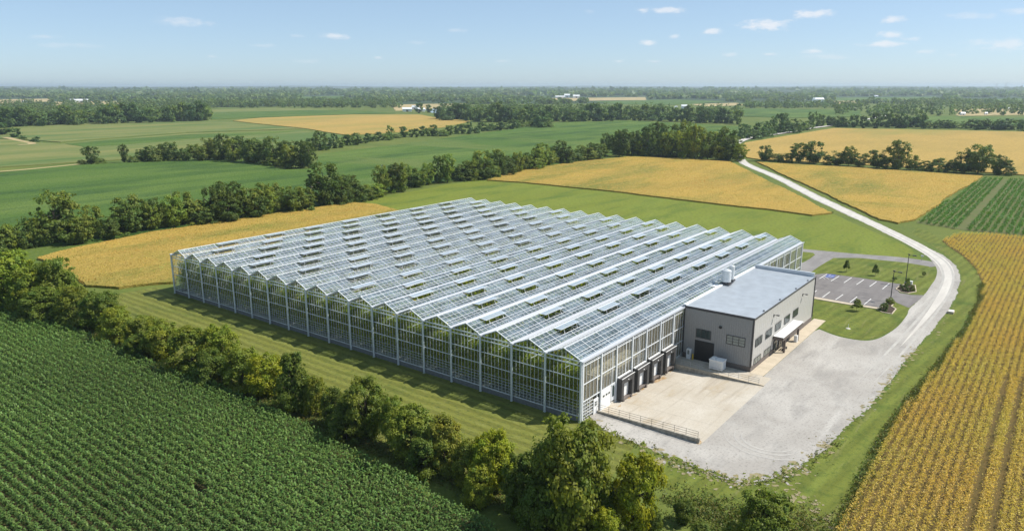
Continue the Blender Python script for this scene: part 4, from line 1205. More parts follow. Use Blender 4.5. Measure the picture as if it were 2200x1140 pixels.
G1 = 'trees and shrubs of the hedgerow between cornfield and greenhouse lawn'
FRONT = [  # u, base, top, width, kind, tone, label
    (15, 660, 532, 150, 'round', 'light', 'bright green tree at the left end of the foreground hedgerow'),
    (-40, 640, 520, 130, 'round', 'mid', 'green tree cut by the frame at the far left of the foreground hedgerow'),
    (75, 672, 566, 120, 'shrub', 'olive', 'olive tree just right of the bright leftmost tree'),
    (128, 668, 543, 100, 'tall', 'mid', 'tall tree in front of the left tip of the ripe field'),
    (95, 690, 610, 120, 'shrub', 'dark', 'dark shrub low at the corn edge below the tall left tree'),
    (170, 698, 606, 110, 'shrub', 'mid', 'wide green shrub where the ripe field ends behind it'),
    (222, 712, 620, 95, 'round', 'dark', 'dark rounded tree beside the corner of the ripe field'),
    (255, 735, 650, 90, 'shrub', 'light', 'light green shrub left of the greenhouse shadow tip'),
    (310, 752, 672, 100, 'shrub', 'mid', 'leafy shrub below the tip of the greenhouse shadow'),
    (352, 770, 684, 105, 'round', 'olive', 'olive round tree left of the lit double-headed bush'),
    (300, 770, 715, 80, 'shrub', 'dark', 'dark low shrub touching the corn below the shadow tip'),
    (415, 800, 698, 120, 'shrub', 'olive', 'broad olive bush in the middle left of the foreground hedgerow'),
    (480, 800, 690, 95, 'round', 'light', 'bright topped tree standing against the mown lawn'),
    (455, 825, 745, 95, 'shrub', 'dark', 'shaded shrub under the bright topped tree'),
    (525, 838, 738, 110, 'shrub', 'olive', 'olive shrub between bright topped tree and dark pointed tree'),
    (575, 852, 752, 100, 'round', 'yellow', 'yellow-green tree left of the dark pointed tree'),
    (636, 882, 746, 108, 'cone', 'dark', 'dark pointed tree in the middle of the foreground hedgerow'),
    (682, 890, 800, 70, 'shrub', 'olive', 'light shrub at the right foot of the dark pointed tree'),
    (720, 915, 828, 80, 'shrub', 'dark', 'small dark shrub in the gap right of the pointed tree'),
    (788, 940, 806, 125, 'round', 'mid', 'broad dark-hearted tree left of centre, leaning over the corn edge'),
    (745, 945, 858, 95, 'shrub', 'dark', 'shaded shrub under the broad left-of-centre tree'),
    (846, 960, 842, 80, 'tall', 'mid', 'tall narrow tree behind the broad left-of-centre tree'),
    (885, 990, 862, 130, 'round', 'mid', 'full green tree in front of the fourth greenhouse bay'),
    (955, 1005, 886, 120, 'shrub', 'brown', 'brownish wide bush right of the full green tree'),
    (915, 1015, 930, 100, 'shrub', 'dark', 'dark shrub at the corn edge under the brownish bush'),
    (1060, 1060, 920, 125, 'round', 'yellow', 'yellow-green tree left of the largest foreground tree'),
    (1012, 1040, 935, 100, 'shrub', 'olive', 'olive bush left of the yellow-green tree'),
    (1030, 1080, 985, 90, 'shrub', 'light', 'sunlit low shrub at the corn edge near the big tree'),
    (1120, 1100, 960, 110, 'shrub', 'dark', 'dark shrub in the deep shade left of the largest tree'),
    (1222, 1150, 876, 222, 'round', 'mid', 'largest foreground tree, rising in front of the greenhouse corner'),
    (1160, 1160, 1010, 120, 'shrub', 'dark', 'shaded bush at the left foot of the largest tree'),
    (1290, 1150, 1030, 80, 'shrub', 'dark', 'dark bush between the largest tree and the yellow tree'),
    (1362, 1150, 960, 135, 'round', 'yellow', 'yellow tree right of the largest foreground tree'),
    (1300, 1190, 1090, 90, 'shrub', 'yellow', 'small yellow bush at the bottom edge under the yellow tree'),
    (1405, 1150, 1092, 50, 'shrub', 'dark', 'dark bush at the right foot of the yellow tree'),
    (1468, 1122, 1068, 60, 'round', 'dark', 'small dark round tree alone right of the yellow tree'),
    (1505, 1160, 1116, 55, 'shrub', 'grey', 'greyish shrub at the bottom edge right of the small dark tree'),
    (1575, 1165, 1122, 60, 'shrub', 'olive', 'low olive shrub at the bottom edge left of the round tree'),
    (1642, 1175, 1052, 138, 'round', 'mid', 'round green tree at the bottom edge in front of the gravel yard'),
]
for (u, vb, vt, w, kind, tone, lb) in FRONT: put('near', kind, u, vb, vt, w, tone, lb, G1)


def lerp_row(ctrl, step, jit=.25):
    out = []
    L_ = ctrl[0][0]
    while L_ < ctrl[-1][0]:
        for a, b in zip(ctrl[:-1], ctrl[1:]):
            if a[0] <= L_ <= b[0]:
                t = (L_ - a[0]) / (b[0] - a[0]); out.append((L_, a[1] + (b[1] - a[1]) * t, a[2] + (b[2] - a[2]) * t)); break
        st = step(L_) if callable(step) else step
        L_ += st * random.uniform(1 - jit, 1 + jit)
    return out


SIZEW = [(1.12, 'tall'), (.92, 'medium'), (0, 'low')]


def size_word(f):
    return next(w for l, w in SIZEW if f >= l)


def auto_row(lod, items, where, group, tones, shape_w, wf=(.9, 1.3), first=0):
    """items (u, base, typical top); label: which one counted along the row, size and tone"""
    for i, (u, vb, vt) in enumerate(items):
        f = random.uniform(.7, 1.3)
        h = (vb - vt) * f * (1.16 if lod == 'mid' else 1)
        kind = random.choices(['round', 'shrub', 'tall'], shape_w)[0]
        if kind == 'shrub': h *= .72; f *= .72
        if kind == 'tall': h *= 1.1; f *= 1.1
        tone = random.choice(tones)
        nm = 'shrub' if kind == 'shrub' else 'tree'
        lb = f"{size_word(f)} {WORDS[tone]} {nm}, # crown from left {where}"
        put(lod, kind, u, vb + random.uniform(-1, 1) * (vb - vt) * .08, vb - h, (vb - vt) * random.uniform(*wf) * (1.15 if kind == 'shrub' else 1), tone, lb, group, None, where)


G2 = 'trees and shrubs of the hedgerow behind the ripe field'
for (u, vb, vt, w, kind, tone, lb) in [
    (125, 522, 400, 125, 'round', 'olive', 'big round olive tree at the left of the hedgerow behind the ripe field'),
    (160, 520, 462, 70, 'shrub', 'dark', 'dark shrub at the right foot of the big round olive tree'),
    (280, 500, 412, 80, 'round', 'mid', 'green tree right of the big round olive tree'),
    (330, 495, 418, 75, 'round', 'dark', 'dark tree left of the bare pale snag'),
    (495, 472, 380, 85, 'round', 'dark', 'tall dark tree left of the bright green one behind the ripe field'),
    (535, 468, 398, 70, 'tall', 'mid', 'green tree immediately left of the bright green one'),
    (574, 462, 400, 62, 'round', 'light', 'bright green tree in the hedgerow behind the ripe field'),
    (635, 455, 394, 70, 'round', 'olive', 'olive tree left of the biggest dark hedgerow tree'),
    (697, 442, 343, 100, 'round', 'dark', 'biggest dark tree in the hedgerow at the end of the ripe field'),
    (738, 436, 372, 55, 'round', 'dark', 'dark tree at the right shoulder of the biggest hedgerow tree'),
    (850, 412, 352, 55, 'tall', 'brown', 'thin grey-brown tree with bare twigs in the middle hedgerow'),
    (1330, 336, 276, 55, 'round', 'dark', 'tall dark tree at the corner of the grove by the road'),
    (1062, 376, 314, 62, 'round', 'olive', 'rounded olive tree standing above the hedgerow at the ripe field tip'),
    (1560, 344, 266, 62, 'round', 'dark', 'large dark tree at the road end of the grove'),
    (1465, 340, 276, 45, 'round', 'yellow', 'yellowish tree in the middle of the grove by the road'),
    (1430, 338, 280, 45, 'round', 'yellow', 'yellow-green tree left of the yellowish grove tree')]:
    put('mid', kind, u, vb, vt, w, tone, lb, G2, None, 'in hedgerow behind the ripe left field' if u < 690 else 'in hedgerow behind the greenhouse meadow' if u < 1320 else 'in the grove by the road')
rowA = lerp_row([(-60, 545, 482), (60, 532, 478), (200, 517, 462), (330, 494, 432), (420, 480, 424), (500, 472, 412), (660, 448, 398)], lambda u: 21)
auto_row('mid', rowA, 'in hedgerow behind the ripe left field', G2, ['mid', 'dark', 'olive', 'dark', 'light'], (4, 5, 1))
rowB = lerp_row([(720, 440, 385), (830, 415, 368), (930, 396, 352), (1050, 381, 338), (1170, 357, 314), (1310, 334, 298)], lambda u: 18 if u < 1000 else 13)
auto_row('mid', rowB, 'in hedgerow behind the greenhouse meadow', G2, ['mid', 'dark', 'olive', 'mid', 'light', 'dark'], (4, 4, 1))
rowC = lerp_row([(1322, 333, 292), (1400, 334, 290), (1500, 339, 292), (1588, 345, 300)], 13)
auto_row('mid', rowC, 'in the grove by the road', G2, ['mid', 'dark', 'yellow', 'olive', 'dark'], (5, 3, 2))
rowC2 = lerp_row([(1335, 322, 282), (1450, 324, 278), (1580, 326, 280)], 19)
auto_row('mid', rowC2, 'in the grove by the road', G2, ['mid', 'dark', 'olive', 'yellow'], (5, 1, 2))

G3 = 'trees and shrubs between the far green fields'
for (u, vb, vt, w, kind, tone, lb) in [
    (198, 353, 311, 46, 'tall', 'dark', 'lone tree with a leaning crown left of the far hedgerow'), (176, 354, 343, 24, 'shrub', 'dark', 'low shrub left of the lone leaning tree'), (218, 353, 338, 30, 'shrub', 'mid', 'low shrub right of the lone leaning tree'),
    (325, 349, 309, 38, 'round', 'dark', 'dark round tree near the left end of the far hedgerow'), (368, 347, 300, 48, 'round', 'grey', 'greyish tall tree right of the dark round one in the far hedgerow'),
    (458, 341, 297, 30, 'tall', 'dark', 'slender tree rising above the middle of the far hedgerow'), (511, 344, 293, 34, 'round', 'mid', 'tall green tree at the left of the far clump'),
    (545, 350, 291, 55, 'round', 'dark', 'large dark tree in the far clump'), (620, 356, 298, 55, 'round', 'dark', 'large dark tree at the right of the far clump'), (690, 322, 277, 40, 'round', 'dark', 'dark tree at the bend between far clump and small trees')]:
    put('mid', kind, u, vb, vt, w, tone, lb, G3, None, 'in hedgerow above the dark green field' if 250 < u < 685 else None)
rowD = lerp_row([(268, 351, 324), (330, 349, 318), (400, 346, 312), (480, 343, 306), (540, 350, 302), (600, 358, 308), (668, 362, 318)], 17)
auto_row('mid', rowD, 'in hedgerow above the dark green field', G3, ['mid', 'dark', 'grey', 'olive', 'dark'], (4, 5, 1))
rowE = lerp_row([(655, 326, 302), (700, 322, 298), (800, 304, 282), (900, 293, 272), (1000, 288, 264), (1100, 277, 252), (1180, 272, 244)], 12.5)
auto_row('far', rowE, 'in line below the gold far field', G3, ['mid', 'dark', 'dark', 'olive'], (5, 3, 1), (.8, 1.1))

G4 = 'trees and shrubs of the hedgerow between the two ripe fields on the right'
for (u, vb, vt, w, kind, tone, lb) in [
    (1642, 346, 309, 34, 'round', 'dark', 'dark tree at the road end of the right hedgerow'), (1668, 347, 328, 36, 'shrub', 'dark', 'low shrub next to the road end tree of the right hedgerow'), (1690, 348, 326, 34, 'shrub', 'mid', 'second low shrub in the right hedgerow'),
    (1716, 350, 304, 42, 'tall', 'dark', 'open dark tree left of the broad dark one in the right hedgerow'), (1748, 351, 299, 52, 'round', 'dark', 'broad dark tree in the left part of the right hedgerow'), (1782, 354, 332, 34, 'shrub', 'dark', 'low shrub right of the broad dark tree in the right hedgerow'),
    (1802, 355, 322, 36, 'round', 'dark', 'dark bushy tree left of the pale crowned one in the right hedgerow'), (1822, 356, 309, 32, 'round', 'olive', 'pale crowned tree in the right hedgerow'), (1846, 358, 326, 40, 'round', 'dark', 'dark bushy tree right of the pale crowned one'),
    (1882, 361, 318, 44, 'round', 'dark', 'round dark tree left of the tall flat-topped tree'), (1926, 364, 295, 52, 'tall', 'mid', 'tall flat-topped tree in the middle of the right hedgerow'), (1955, 365, 330, 36, 'round', 'mid', 'mid-sized tree right of the tall flat-topped tree'),
    (1905, 363, 335, 40, 'shrub', 'dark', 'dark shrub at the left foot of the tall flat-topped tree'), (1985, 366, 343, 36, 'shrub', 'dark', 'low shrub in the gap of the right hedgerow'), (2015, 368, 338, 44, 'shrub', 'grey', 'greyish shrub in the right part of the right hedgerow'),
    (2048, 370, 340, 40, 'shrub', 'dark', 'dark shrub left of the biggest right hedgerow tree'), (2072, 372, 322, 46, 'round', 'dark', 'dark tree leaning on the biggest right hedgerow tree'), (2100, 373, 303, 62, 'round', 'mid', 'biggest tree of the right hedgerow'),
    (2140, 375, 328, 36, 'tall', 'dark', 'slender tree right of the biggest right hedgerow tree'), (2160, 376, 342, 42, 'shrub', 'dark', 'last shrub at the right end of the right hedgerow')]:
    put('mid', kind, u, vb, vt, w * 1.22, tone, lb, G4)

G5 = 'trees along the far roads and field edges on the right'
auto_row('far', lerp_row([(1592, 300, 262), (1640, 292, 252), (1700, 284, 248), (1768, 273, 244)], 12), 'beside the far gravel road', G5, ['mid', 'dark', 'grey'], (5, 2, 2), (.6, .8))
put('far', 'round', 1783, 271, 248, 22, 'dark', 'lone dark round tree where the far gravel road bends', G5)
auto_row('far', lerp_row([(1797, 273, 246), (1850, 274, 250), (1950, 274, 240), (2000, 275, 252), (2056, 277, 256)], 12), 'behind the large right ripe field', G5, ['mid', 'dark', 'dark', 'grey'], (5, 3, 1), (.8, 1.2))
auto_row('far', lerp_row([(2072, 278, 256), (2140, 279, 250), (2230, 281, 252)], 15), 'past the right tree line gap', G5, ['mid', 'dark', 'dark'], (5, 3, 1), (.8, 1.2))
G6 = 'edge trees of the distant woods'
auto_row('far', lerp_row([(-15, 274, 240), (100, 270, 235), (250, 264, 230), (452, 258, 226)], 11.5), 'along the left wood edge', G6, ['mid', 'dark', 'dark', 'olive'], (6, 2, 1), (.75, 1.05))
auto_row('far', lerp_row([(942, 257, 226), (1040, 260, 228), (1120, 264, 232), (1225, 262, 232)], 11), 'along the middle wood edge', G6, ['mid', 'dark', 'dark'], (6, 2, 1), (.75, 1.05))
auto_row('far', lerp_row([(1235, 262, 230), (1330, 258, 228), (1440, 260, 232), (1595, 268, 240)], 11.5), 'along the wood behind green field', G6, ['mid', 'dark', 'grey'], (6, 2, 1), (.75, 1.05))
put('far', 'round', 900, 243, 221, 22, 'mid', 'tall tree left of the pale farm by the pond', G6)
put('far', 'round', 922, 242, 224, 16, 'mid', 'round tree right of the pale farm by the pond', G6)
for i, (u, vb, vt, w, lb) in enumerate([(5, 290, 262, 45, 'tree cut by the left frame edge above the farm track'), (32, 296, 275, 30, 'dark tree beside the farm track at the left edge'), (75, 306, 293, 24, 'low dark shrub right of the farm track bend'), (48, 300, 290, 18, 'small shrub at the farm track bend')]):
    put('far', 'round' if i < 2 else 'shrub', u, vb, vt, w, 'dark', lb, 'trees by the left farm track')

for where, items in ROWS.items():
    for i, (u, o, lb) in enumerate(sorted(items, key=lambda t: t[0])):
        if '#' in lb: o['label'] = lb.replace('#', ordinal(i))

# distant woods: one mass
blob_q, blob_t = [], []


def wood(u0, u1, v0, v1, n, h=(13, 19), w=(11, 18), ok=None, faces=70, leafsz=.2):
    k = 0
    while k < n:
        u, v = random.uniform(u0, u1), random.uniform(v0, v1)
        if ok and not ok(u, v):
            k += 1; continue
        p = np.array(G(u, v)); hh, ww = random.uniform(*h), random.uniform(*w)
        c, nr, idx, _ = crown_points(RNG, faces, 'round' if random.random() < .7 else 'shrub', 12, .05)
        sc = np.array([ww, ww, hh])
        q = leaf_quads(c * sc + p, nr, RNG.uniform(.7, 1.3, faces) * leafsz * ww, RNG, .8)
        j = random.uniform(.8, 1.2); b_ = random.uniform(-.1, .1)
        blob_q.append(q); blob_t.append(np.tile([j * (1 + b_), j, j * (1.05 - b_)], (faces, 1)) * RNG.uniform(.8, 1.2, (faces, 1)))
        k += 1


wood(-30, 452, 236, 256, 330, faces=130, leafsz=.16)
wood(455, 860, 225, 232, 260, faces=90)
wood(0, 460, 224, 232, 160, faces=80)
wood(945, 1230, 234, 257, 330, faces=130, leafsz=.16)
wood(1235, 1590, 238, 258, 200, faces=110, leafsz=.17, ok=lambda u, v: v < 262 - abs(u - 1420) * .02 and not (1440 < u < 1500 and v < 252))
wood(1600, 1850, 229, 233, 110, faces=80); wood(1850, 2230, 234, 249, 150, faces=90, ok=lambda u, v: random.random() < .6)
wood(1960, 2230, 222, 230, 160, faces=70); wood(1790, 1960, 224, 250, 60, faces=90)
STR = [(-20, 110, 211, 224), (112, 256, 216, 227), (640, 748, 205, 214), (845, 1005, 221, 239), (1180, 1392, 208, 218), (1265, 1565, 213, 226), (1485, 1605, 220, 230), (1788, 2022, 207, 218), (1788, 1842, 215, 224), (2058, 2230, 210, 221), (1598, 1782, 218, 229), (758, 906, 194, 200), (1636, 1705, 196, 202), (290, 356, 206, 211), (1078, 1182, 205, 211)]


def free(u, v):
    return not any(a < u < b and c < v < d + 1.5 for a, b, c, d in STR)


wood(-40, 2240, 213, 224, 900, (11, 16), (20, 34), free, 50, .30)
wood(-40, 2240, 205, 213, 1000, (12, 18), (34, 60), free, 36, .36)
wood(-40, 2240, 199, 205, 800, (14, 20), (60, 110), free, 28, .40)
wood(-40, 2240, 194.5, 199, 600, (14, 22), (90, 170), None, 24, .42)
me = quads_mesh('woods', np.concatenate(blob_q), M['leaf_far'], np.concatenate(blob_t))
o = bpy.data.objects.new('woods', me); COL.objects.link(o); o['kind'] = 'stuff'; o['label'] = 'distant dark green woods reaching to the horizon'

# ------------------------------------------------------------------ CROPS MODELLED PLANT BY PLANT
def inside(poly, x, y):
    n = len(poly); c = np.zeros(len(x), bool); j = n - 1
    for i in range(n):
        xi, yi = poly[i]; xj, yj = poly[j]
        k = ((yi > y) != (yj > y)) & (x < (xj - xi) * (y - yi) / (yj - yi + 1e-12) + xi)
        c ^= k; j = i
    return c


def stuff(name, me, label):
    o = bpy.data.objects.new(name, me); COL.objects.link(o); o['kind'] = 'stuff'; o['label'] = label; return o


# green corn: rows along Y
corn_poly = [(-82, 190), (-31.5, 175), (-29.5, 146), (-28.6, 100), (-28.0, 70), (-27.6, 37), (-28.5, 15), (-30.5, -6), (-34, -22), (-74, -2)]
m = MB(); m.sheet(corn_poly, .03); structure(m, 'soil', M['soil'])
xs_, ys_ = [], []
for x in np.arange(-82, -26, 1.25):
    yy = np.arange(-25, 190, .25)
    xs_.append(x + RNG.normal(0, .05, len(yy)) + .35 * np.sin(yy * .03)); ys_.append(yy + RNG.uniform(-.15, .15, len(yy)))
X, Y = np.concatenate(xs_), np.concatenate(ys_)
k = inside(corn_poly, X, Y)
fh = np.array([math.cos(YAW), math.sin(YAW)])
rel = np.stack([X - CAM[0], Y - CAM[1]], 1)
ff = rel @ fh; rr = rel @ RT[:2]
k &= (ff > 46) & (np.abs(rr) < ff * .8 + 24) & ~((np.abs(X - G(425, 1042, 1.5)[0]) < .4) & (np.abs(Y - G(425, 1042, 1.5)[1]) < 1.6)) & (RNG.uniform(size=len(X)) > .03)
X, Y = X[k], Y[k]
n = len(X)
H = RNG.normal(1.0, .09, n) * 1.95 * (1 + .07 * np.sin(X * .21) * np.sin(Y * .13))
Q, T = [], []
for l in range(7):
    az = RNG.uniform(0, 2 * math.pi, n); z0 = H * (.28 + .1 * l) * RNG.uniform(.92, 1.05, n)
    Lf = RNG.uniform(.38, .64, n) * (1.15 - .06 * l); rise = RNG.uniform(.2, .75, n) * (1 + .1 * l)
    dx, dy = np.cos(az), np.sin(az); sx, sy = -dy, dx
    w = RNG.uniform(.075, .13, n)
    def pt(t, zz, s): return np.stack([X + dx * Lf * t + sx * w * s, Y + dy * Lf * t + sy * w * s, z0 + Lf * zz], 1)
    z1, z2 = rise * .62, rise * .62 - RNG.uniform(.0, .5, n)
    a0, a1 = pt(0, 0, -.45), pt(0, 0, .45)
    b0, b1 = pt(.5, z1, -1), pt(.5, z1, 1)
    c0, c1 = pt(1.0, z2, -.15), pt(1.0, z2, .15)
    Q += [np.stack([a0, a1, b1, b0], 1), np.stack([b0, b1, c1, c0], 1)]
    t = RNG.uniform(.65, 1.3, n) * (.85 + .05 * l) * (1 + .15 * np.sin(X * .16 + 1.3) * np.sin(Y * .07)); yl = RNG.uniform(.9, 1.25, n)
    tt = np.stack([t * yl, t, t * .9], 1); T += [tt, tt]
stuff('corn_plants', quads_mesh('corn_plants', np.concatenate(Q), M['corn'], np.concatenate(T)), 'green corn standing in close rows in the foreground')


def tufts(name, X, Y, H, spread, per, size, mat, label, hue=.15, z0=.1, up=.5, zlo=.25, pat=.05):
    n = len(X)
    c = np.stack([np.repeat(X, per) + RNG.normal(0, spread, n * per), np.repeat(Y, per) + RNG.normal(0, spread, n * per), np.repeat(H, per) * RNG.uniform(zlo, 1.05, n * per) + z0], 1)
    nr = unit(RNG.normal(size=(n * per, 3)) + np.array([0, 0, up]))
    q = leaf_quads(c, nr, RNG.uniform(.6, 1.35, n * per) * size, RNG, .45)
    t = RNG.uniform(.75, 1.2, n * per); h = RNG.uniform(-hue, hue, n * per) + np.repeat(pat * (np.sin(X * .13) * np.sin(Y * .31 + X * .05) + (.9 * np.sin(X * .031 + 2) * np.sin(Y * .05 + X * .012) + .5 * np.sin(X * .07 - Y * .09) if pat > .1 else 0)), per)
    return stuff(name, quads_mesh(name, q, mat, np.stack([t * (1 - h), t * (1 + h * .5), t], 1)), label)


# ripe crop in rows along X, right foreground
gp = P([(2024, 512), (2062, 497), (2120, 499), (2320, 514)], .8)
gp = [gp[0], gp[1], gp[2], gp[3], (190, -95), (-10, -95), (-22, -41)] + P([(1800, 1140), (1850, 1040), (1905, 925), (1960, 850), (2030, 765), (2085, 690), (2108, 645), (2114, 608), (2098, 572), (2070, 545), (2040, 525)], .8)
m = MB(); m.sheet(gp, .05); structure(m, 'soil', M['strawsoil'])
xs_, ys_ = [], []
for y in np.arange(-95, -14, 1.12):
    xx = np.arange(-25, 260, .42)
    xs_.append(xx + RNG.uniform(-.2, .2, len(xx))); ys_.append(y + RNG.normal(0, .07, len(xx)) + .5 * np.sin(xx * .02))
X, Y = np.concatenate(xs_), np.concatenate(ys_)
k = inside(gp, X, Y)
rel = np.stack([X - CAM[0], Y - CAM[1]], 1); ff = rel @ fh; rr = rel @ RT[:2]
k &= (ff > 52) & (rr < ff * .8 + 26)
yr = Y - .5 * np.sin(X * .02)
TR1, TR2 = G(2118, 1040)[1], G(2164, 1040)[1]
for TR in (TR1, TR2):                                            # wheel lines: neighbouring rows are pushed apart
    tc = -95 + (math.floor((TR + 95) / 1.12) + .5) * 1.12
    dd_ = yr - tc
    Y = Y + np.where((np.abs(dd_) < 1.1) & (X < 60), .27 * np.sign(dd_), 0)
X, Y = X[k], Y[k]
far = RNG.uniform(size=len(X)) < np.clip(1.5 - (X + 20) / 260, .5, 1)
X, Y = X[far], Y[far]
tufts('ripe_plants', X, Y, RNG.normal(.85, .09, len(X)), .23, 22, .23, M['straw'], 'ripe golden crop in rows at the right', .06)
# the other ripe fields: loose heads over the canopy so that their tops and margins are uneven
def heads(poly, dens, seed):
    rg = np.random.default_rng(seed); p_ = np.array(poly); lo, hi = p_.min(0), p_.max(0)
    k_ = int((hi - lo).prod() * dens); x = rg.uniform(lo[0], hi[0], k_); y = rg.uniform(lo[1], hi[1], k_)
    m_ = inside(poly, x, y); return x[m_], y[m_]


hx, hy = [], []
for pix, dn in (([(1625, 347), (1650, 349), (1800, 357), (2000, 370), (2112, 377), (2040, 420), (1966, 470), (1930, 478), (1890, 470), (1800, 427), (1700, 382)], 1.0),
                ([(1046, 386), (1090, 372), (1140, 361), (1250, 346), (1350, 336), (1480, 340), (1570, 347), (1605, 365), (1700, 412), (1788, 456), (1745, 461), (1640, 447), (1500, 432), (1300, 408), (1130, 391)], 1.0),
                ([(80, 552), (140, 536), (330, 496), (500, 472), (660, 447), (755, 434), (800, 437), (862, 452), (700, 480), (375, 590), (378, 604), (300, 610), (255, 616), (185, 612), (150, 590), (130, 570)], 2.2)):
    x, y = heads(P(pix, .65), dn, len(hx) + 5); hx.append(x); hy.append(y)
X, Y = np.concatenate(hx), np.concatenate(hy)
X = X + RNG.normal(0, .4, len(X)); Y = Y + RNG.normal(0, .4, len(Y))
tufts('ripe_plants', X, Y, np.full(len(X), .66), .15, 1, .52, M['straw_mid'], 'ripe golden crop covering the middle fields', .1, 0, .9, .85, .19)
# green rows on the right
rp = P([(2112, 381), (2300, 388), (2300, 512), (2090, 492), (2050, 487), (1968, 474)], .8)
m = MB(); m.sheet(rp, .05); structure(m, 'soil', M['rowsoil'])
a, b = np.array(P([(2080, 486)])[0]), np.array(P([(2165, 388)])[0])
dirr = (b - a) / np.linalg.norm(b - a); nrm_ = np.array([-dirr[1], dirr[0]])
s, q = np.meshgrid(np.arange(-120, 420, .8), np.arange(-160, 160, 2.3))
s, q = s.ravel() + RNG.uniform(-.3, .3, s.size), q.ravel() + RNG.normal(0, .12, q.size)
X, Y = a[0] + dirr[0] * s + nrm_[0] * q, a[1] + dirr[1] * s + nrm_[1] * q
k = inside(rp, X, Y) & (np.abs(q - 1.1) > 1.3)
rel = np.stack([X - CAM[0], Y - CAM[1]], 1); k &= (rel @ RT[:2]) < (rel @ fh) * .75 + 10
tufts('row_crop', X[k], Y[k], RNG.normal(1.1, .1, k.sum()), .33, 8, .75, M['rowcrop'], 'green row crop behind the ripe field at the right', .1)

# rough grass and weeds: hedge bottom, corn edge, field edges
def along(pts, n, spread):
    pts = np.array(pts); seg = np.linalg.norm(np.diff(pts, axis=0), axis=1); cu = np.concatenate([[0], np.cumsum(seg)])
    s = RNG.uniform(0, cu[-1], n); i = np.clip(np.searchsorted(cu, s) - 1, 0, len(seg) - 1)
    t = (s - cu[i]) / seg[i]
    return pts[i] + (pts[i + 1] - pts[i]) * t[:, None] + RNG.normal(0, spread, (n, 2))


w_ = [along([(-26.2, 140), (-25.6, 60), (-25.2, 30), (-24, -5), (-18, -22)], 5200, 1.3),
      along(P([(1285, 918), (1330, 938), (1400, 968), (1470, 1003), (1550, 1032), (1640, 1040), (1720, 1012), (1790, 950)]), 130, .7),
      along(P([(2110, 610), (2106, 650), (2080, 700), (2025, 775), (1955, 860), (1900, 935), (1845, 1045), (1798, 1140)]), 2600, .35),
      along(P([(1460, 1080), (1560, 1120), (1700, 1130), (1760, 1140)]), 1300, 2.2),
      along(P([(140, 575), (190, 612), (255, 617), (375, 603)]), 700, .6),
      along(P([(1046, 387), (1130, 392), (1300, 409), (1500, 433), (1640, 448), (1745, 462), (1788, 457)]), 1500, .4),
      along(P([(1625, 348), (1700, 383), (1800, 428), (1890, 471), (1930, 479), (1966, 472)]), 1200, .5),
      along(P([(200, 516), (330, 496), (500, 473), (660, 449), (755, 436), (900, 400), (1046, 382)]), 1800, .8)]
w_ = np.concatenate(w_)
tufts('weeds', w_[:, 0], w_[:, 1], RNG.uniform(.25, .75, len(w_)), .2, 6, .32, M['weed'], 'rough grass and weeds along the field and hedge edges', .25, 0, .4, .1)
# loose stones and clods at the edge of the gravel
st = along(P([(1285, 915), (1330, 938), (1400, 968), (1470, 1000), (1550, 1028), (1640, 1036), (1700, 1018), (1760, 982), (1820, 925)]), 170, 1.1)
c = np.column_stack([st, np.full(len(st), .08)])
tufts('stones', st[:, 0], st[:, 1], np.full(len(st), .08), .1, 2, .26, M['weed'], 'loose clods and tufts at the gravel edge', .2, 0, 1.5, .6)

# pale dead snags in the hedgerows
def snag(u, vb, vt, label):
    p = G(u, vb); h = height_at(p, vt)
    o = thing('dead_tree', label, 'dead tree', (p[0], p[1], 0))
    rg = random.Random(int(u)); m = MB()
    m.tube((0, 0, 0), (.1, .1, h * .6), .16, .1, 7); m.tube((.1, .1, h * .6), (.0, .2, h), .1, .02, 6); m.build('trunk', M['palebark'], o)
    for i in range(6):
        b = MB(); z = h * rg.uniform(.45, .85); an = rg.uniform(0, 6.28); ln = h * rg.uniform(.15, .28)
        b.tube((.08, .1, z), (.08 + math.cos(an) * ln, .1 + math.sin(an) * ln, z + ln * .9), .06, .015, 5); b.build('branch', M['palebark'], o)


snag(376, 488, 408, 'bare dead tree in the hedgerow behind the ripe field'); snag(872, 410, 352, 'bare pale dead tree in the middle hedgerow')


def utility_pole(u, vb, vt, label):
    p = G(u, vb); h = height_at(p, vt)
    o = thing('utility_pole', label, 'utility pole', (p[0], p[1], 0))
    m = MB(); m.tube((0, 0, 0), (0, 0, h), .15, .1, 8); m.build('pole', M['wood'], o)
    m = MB(); m.box(-.08, .08, -1.1, 1.1, h - .8, h - .62); m.build('crossarm', M['wood'], o)
    for y in (-.95, .95):
        m = MB(); m.tube((0, y, h - .62), (0, y, h - .4), .06, n=6); m.build('insulator', M['white'], o)


utility_pole(824, 405, 353, 'thin wooden utility pole rising from the middle hedgerow')
utility_pole(672, 448, 398, 'wooden utility pole against the big dark hedgerow tree')

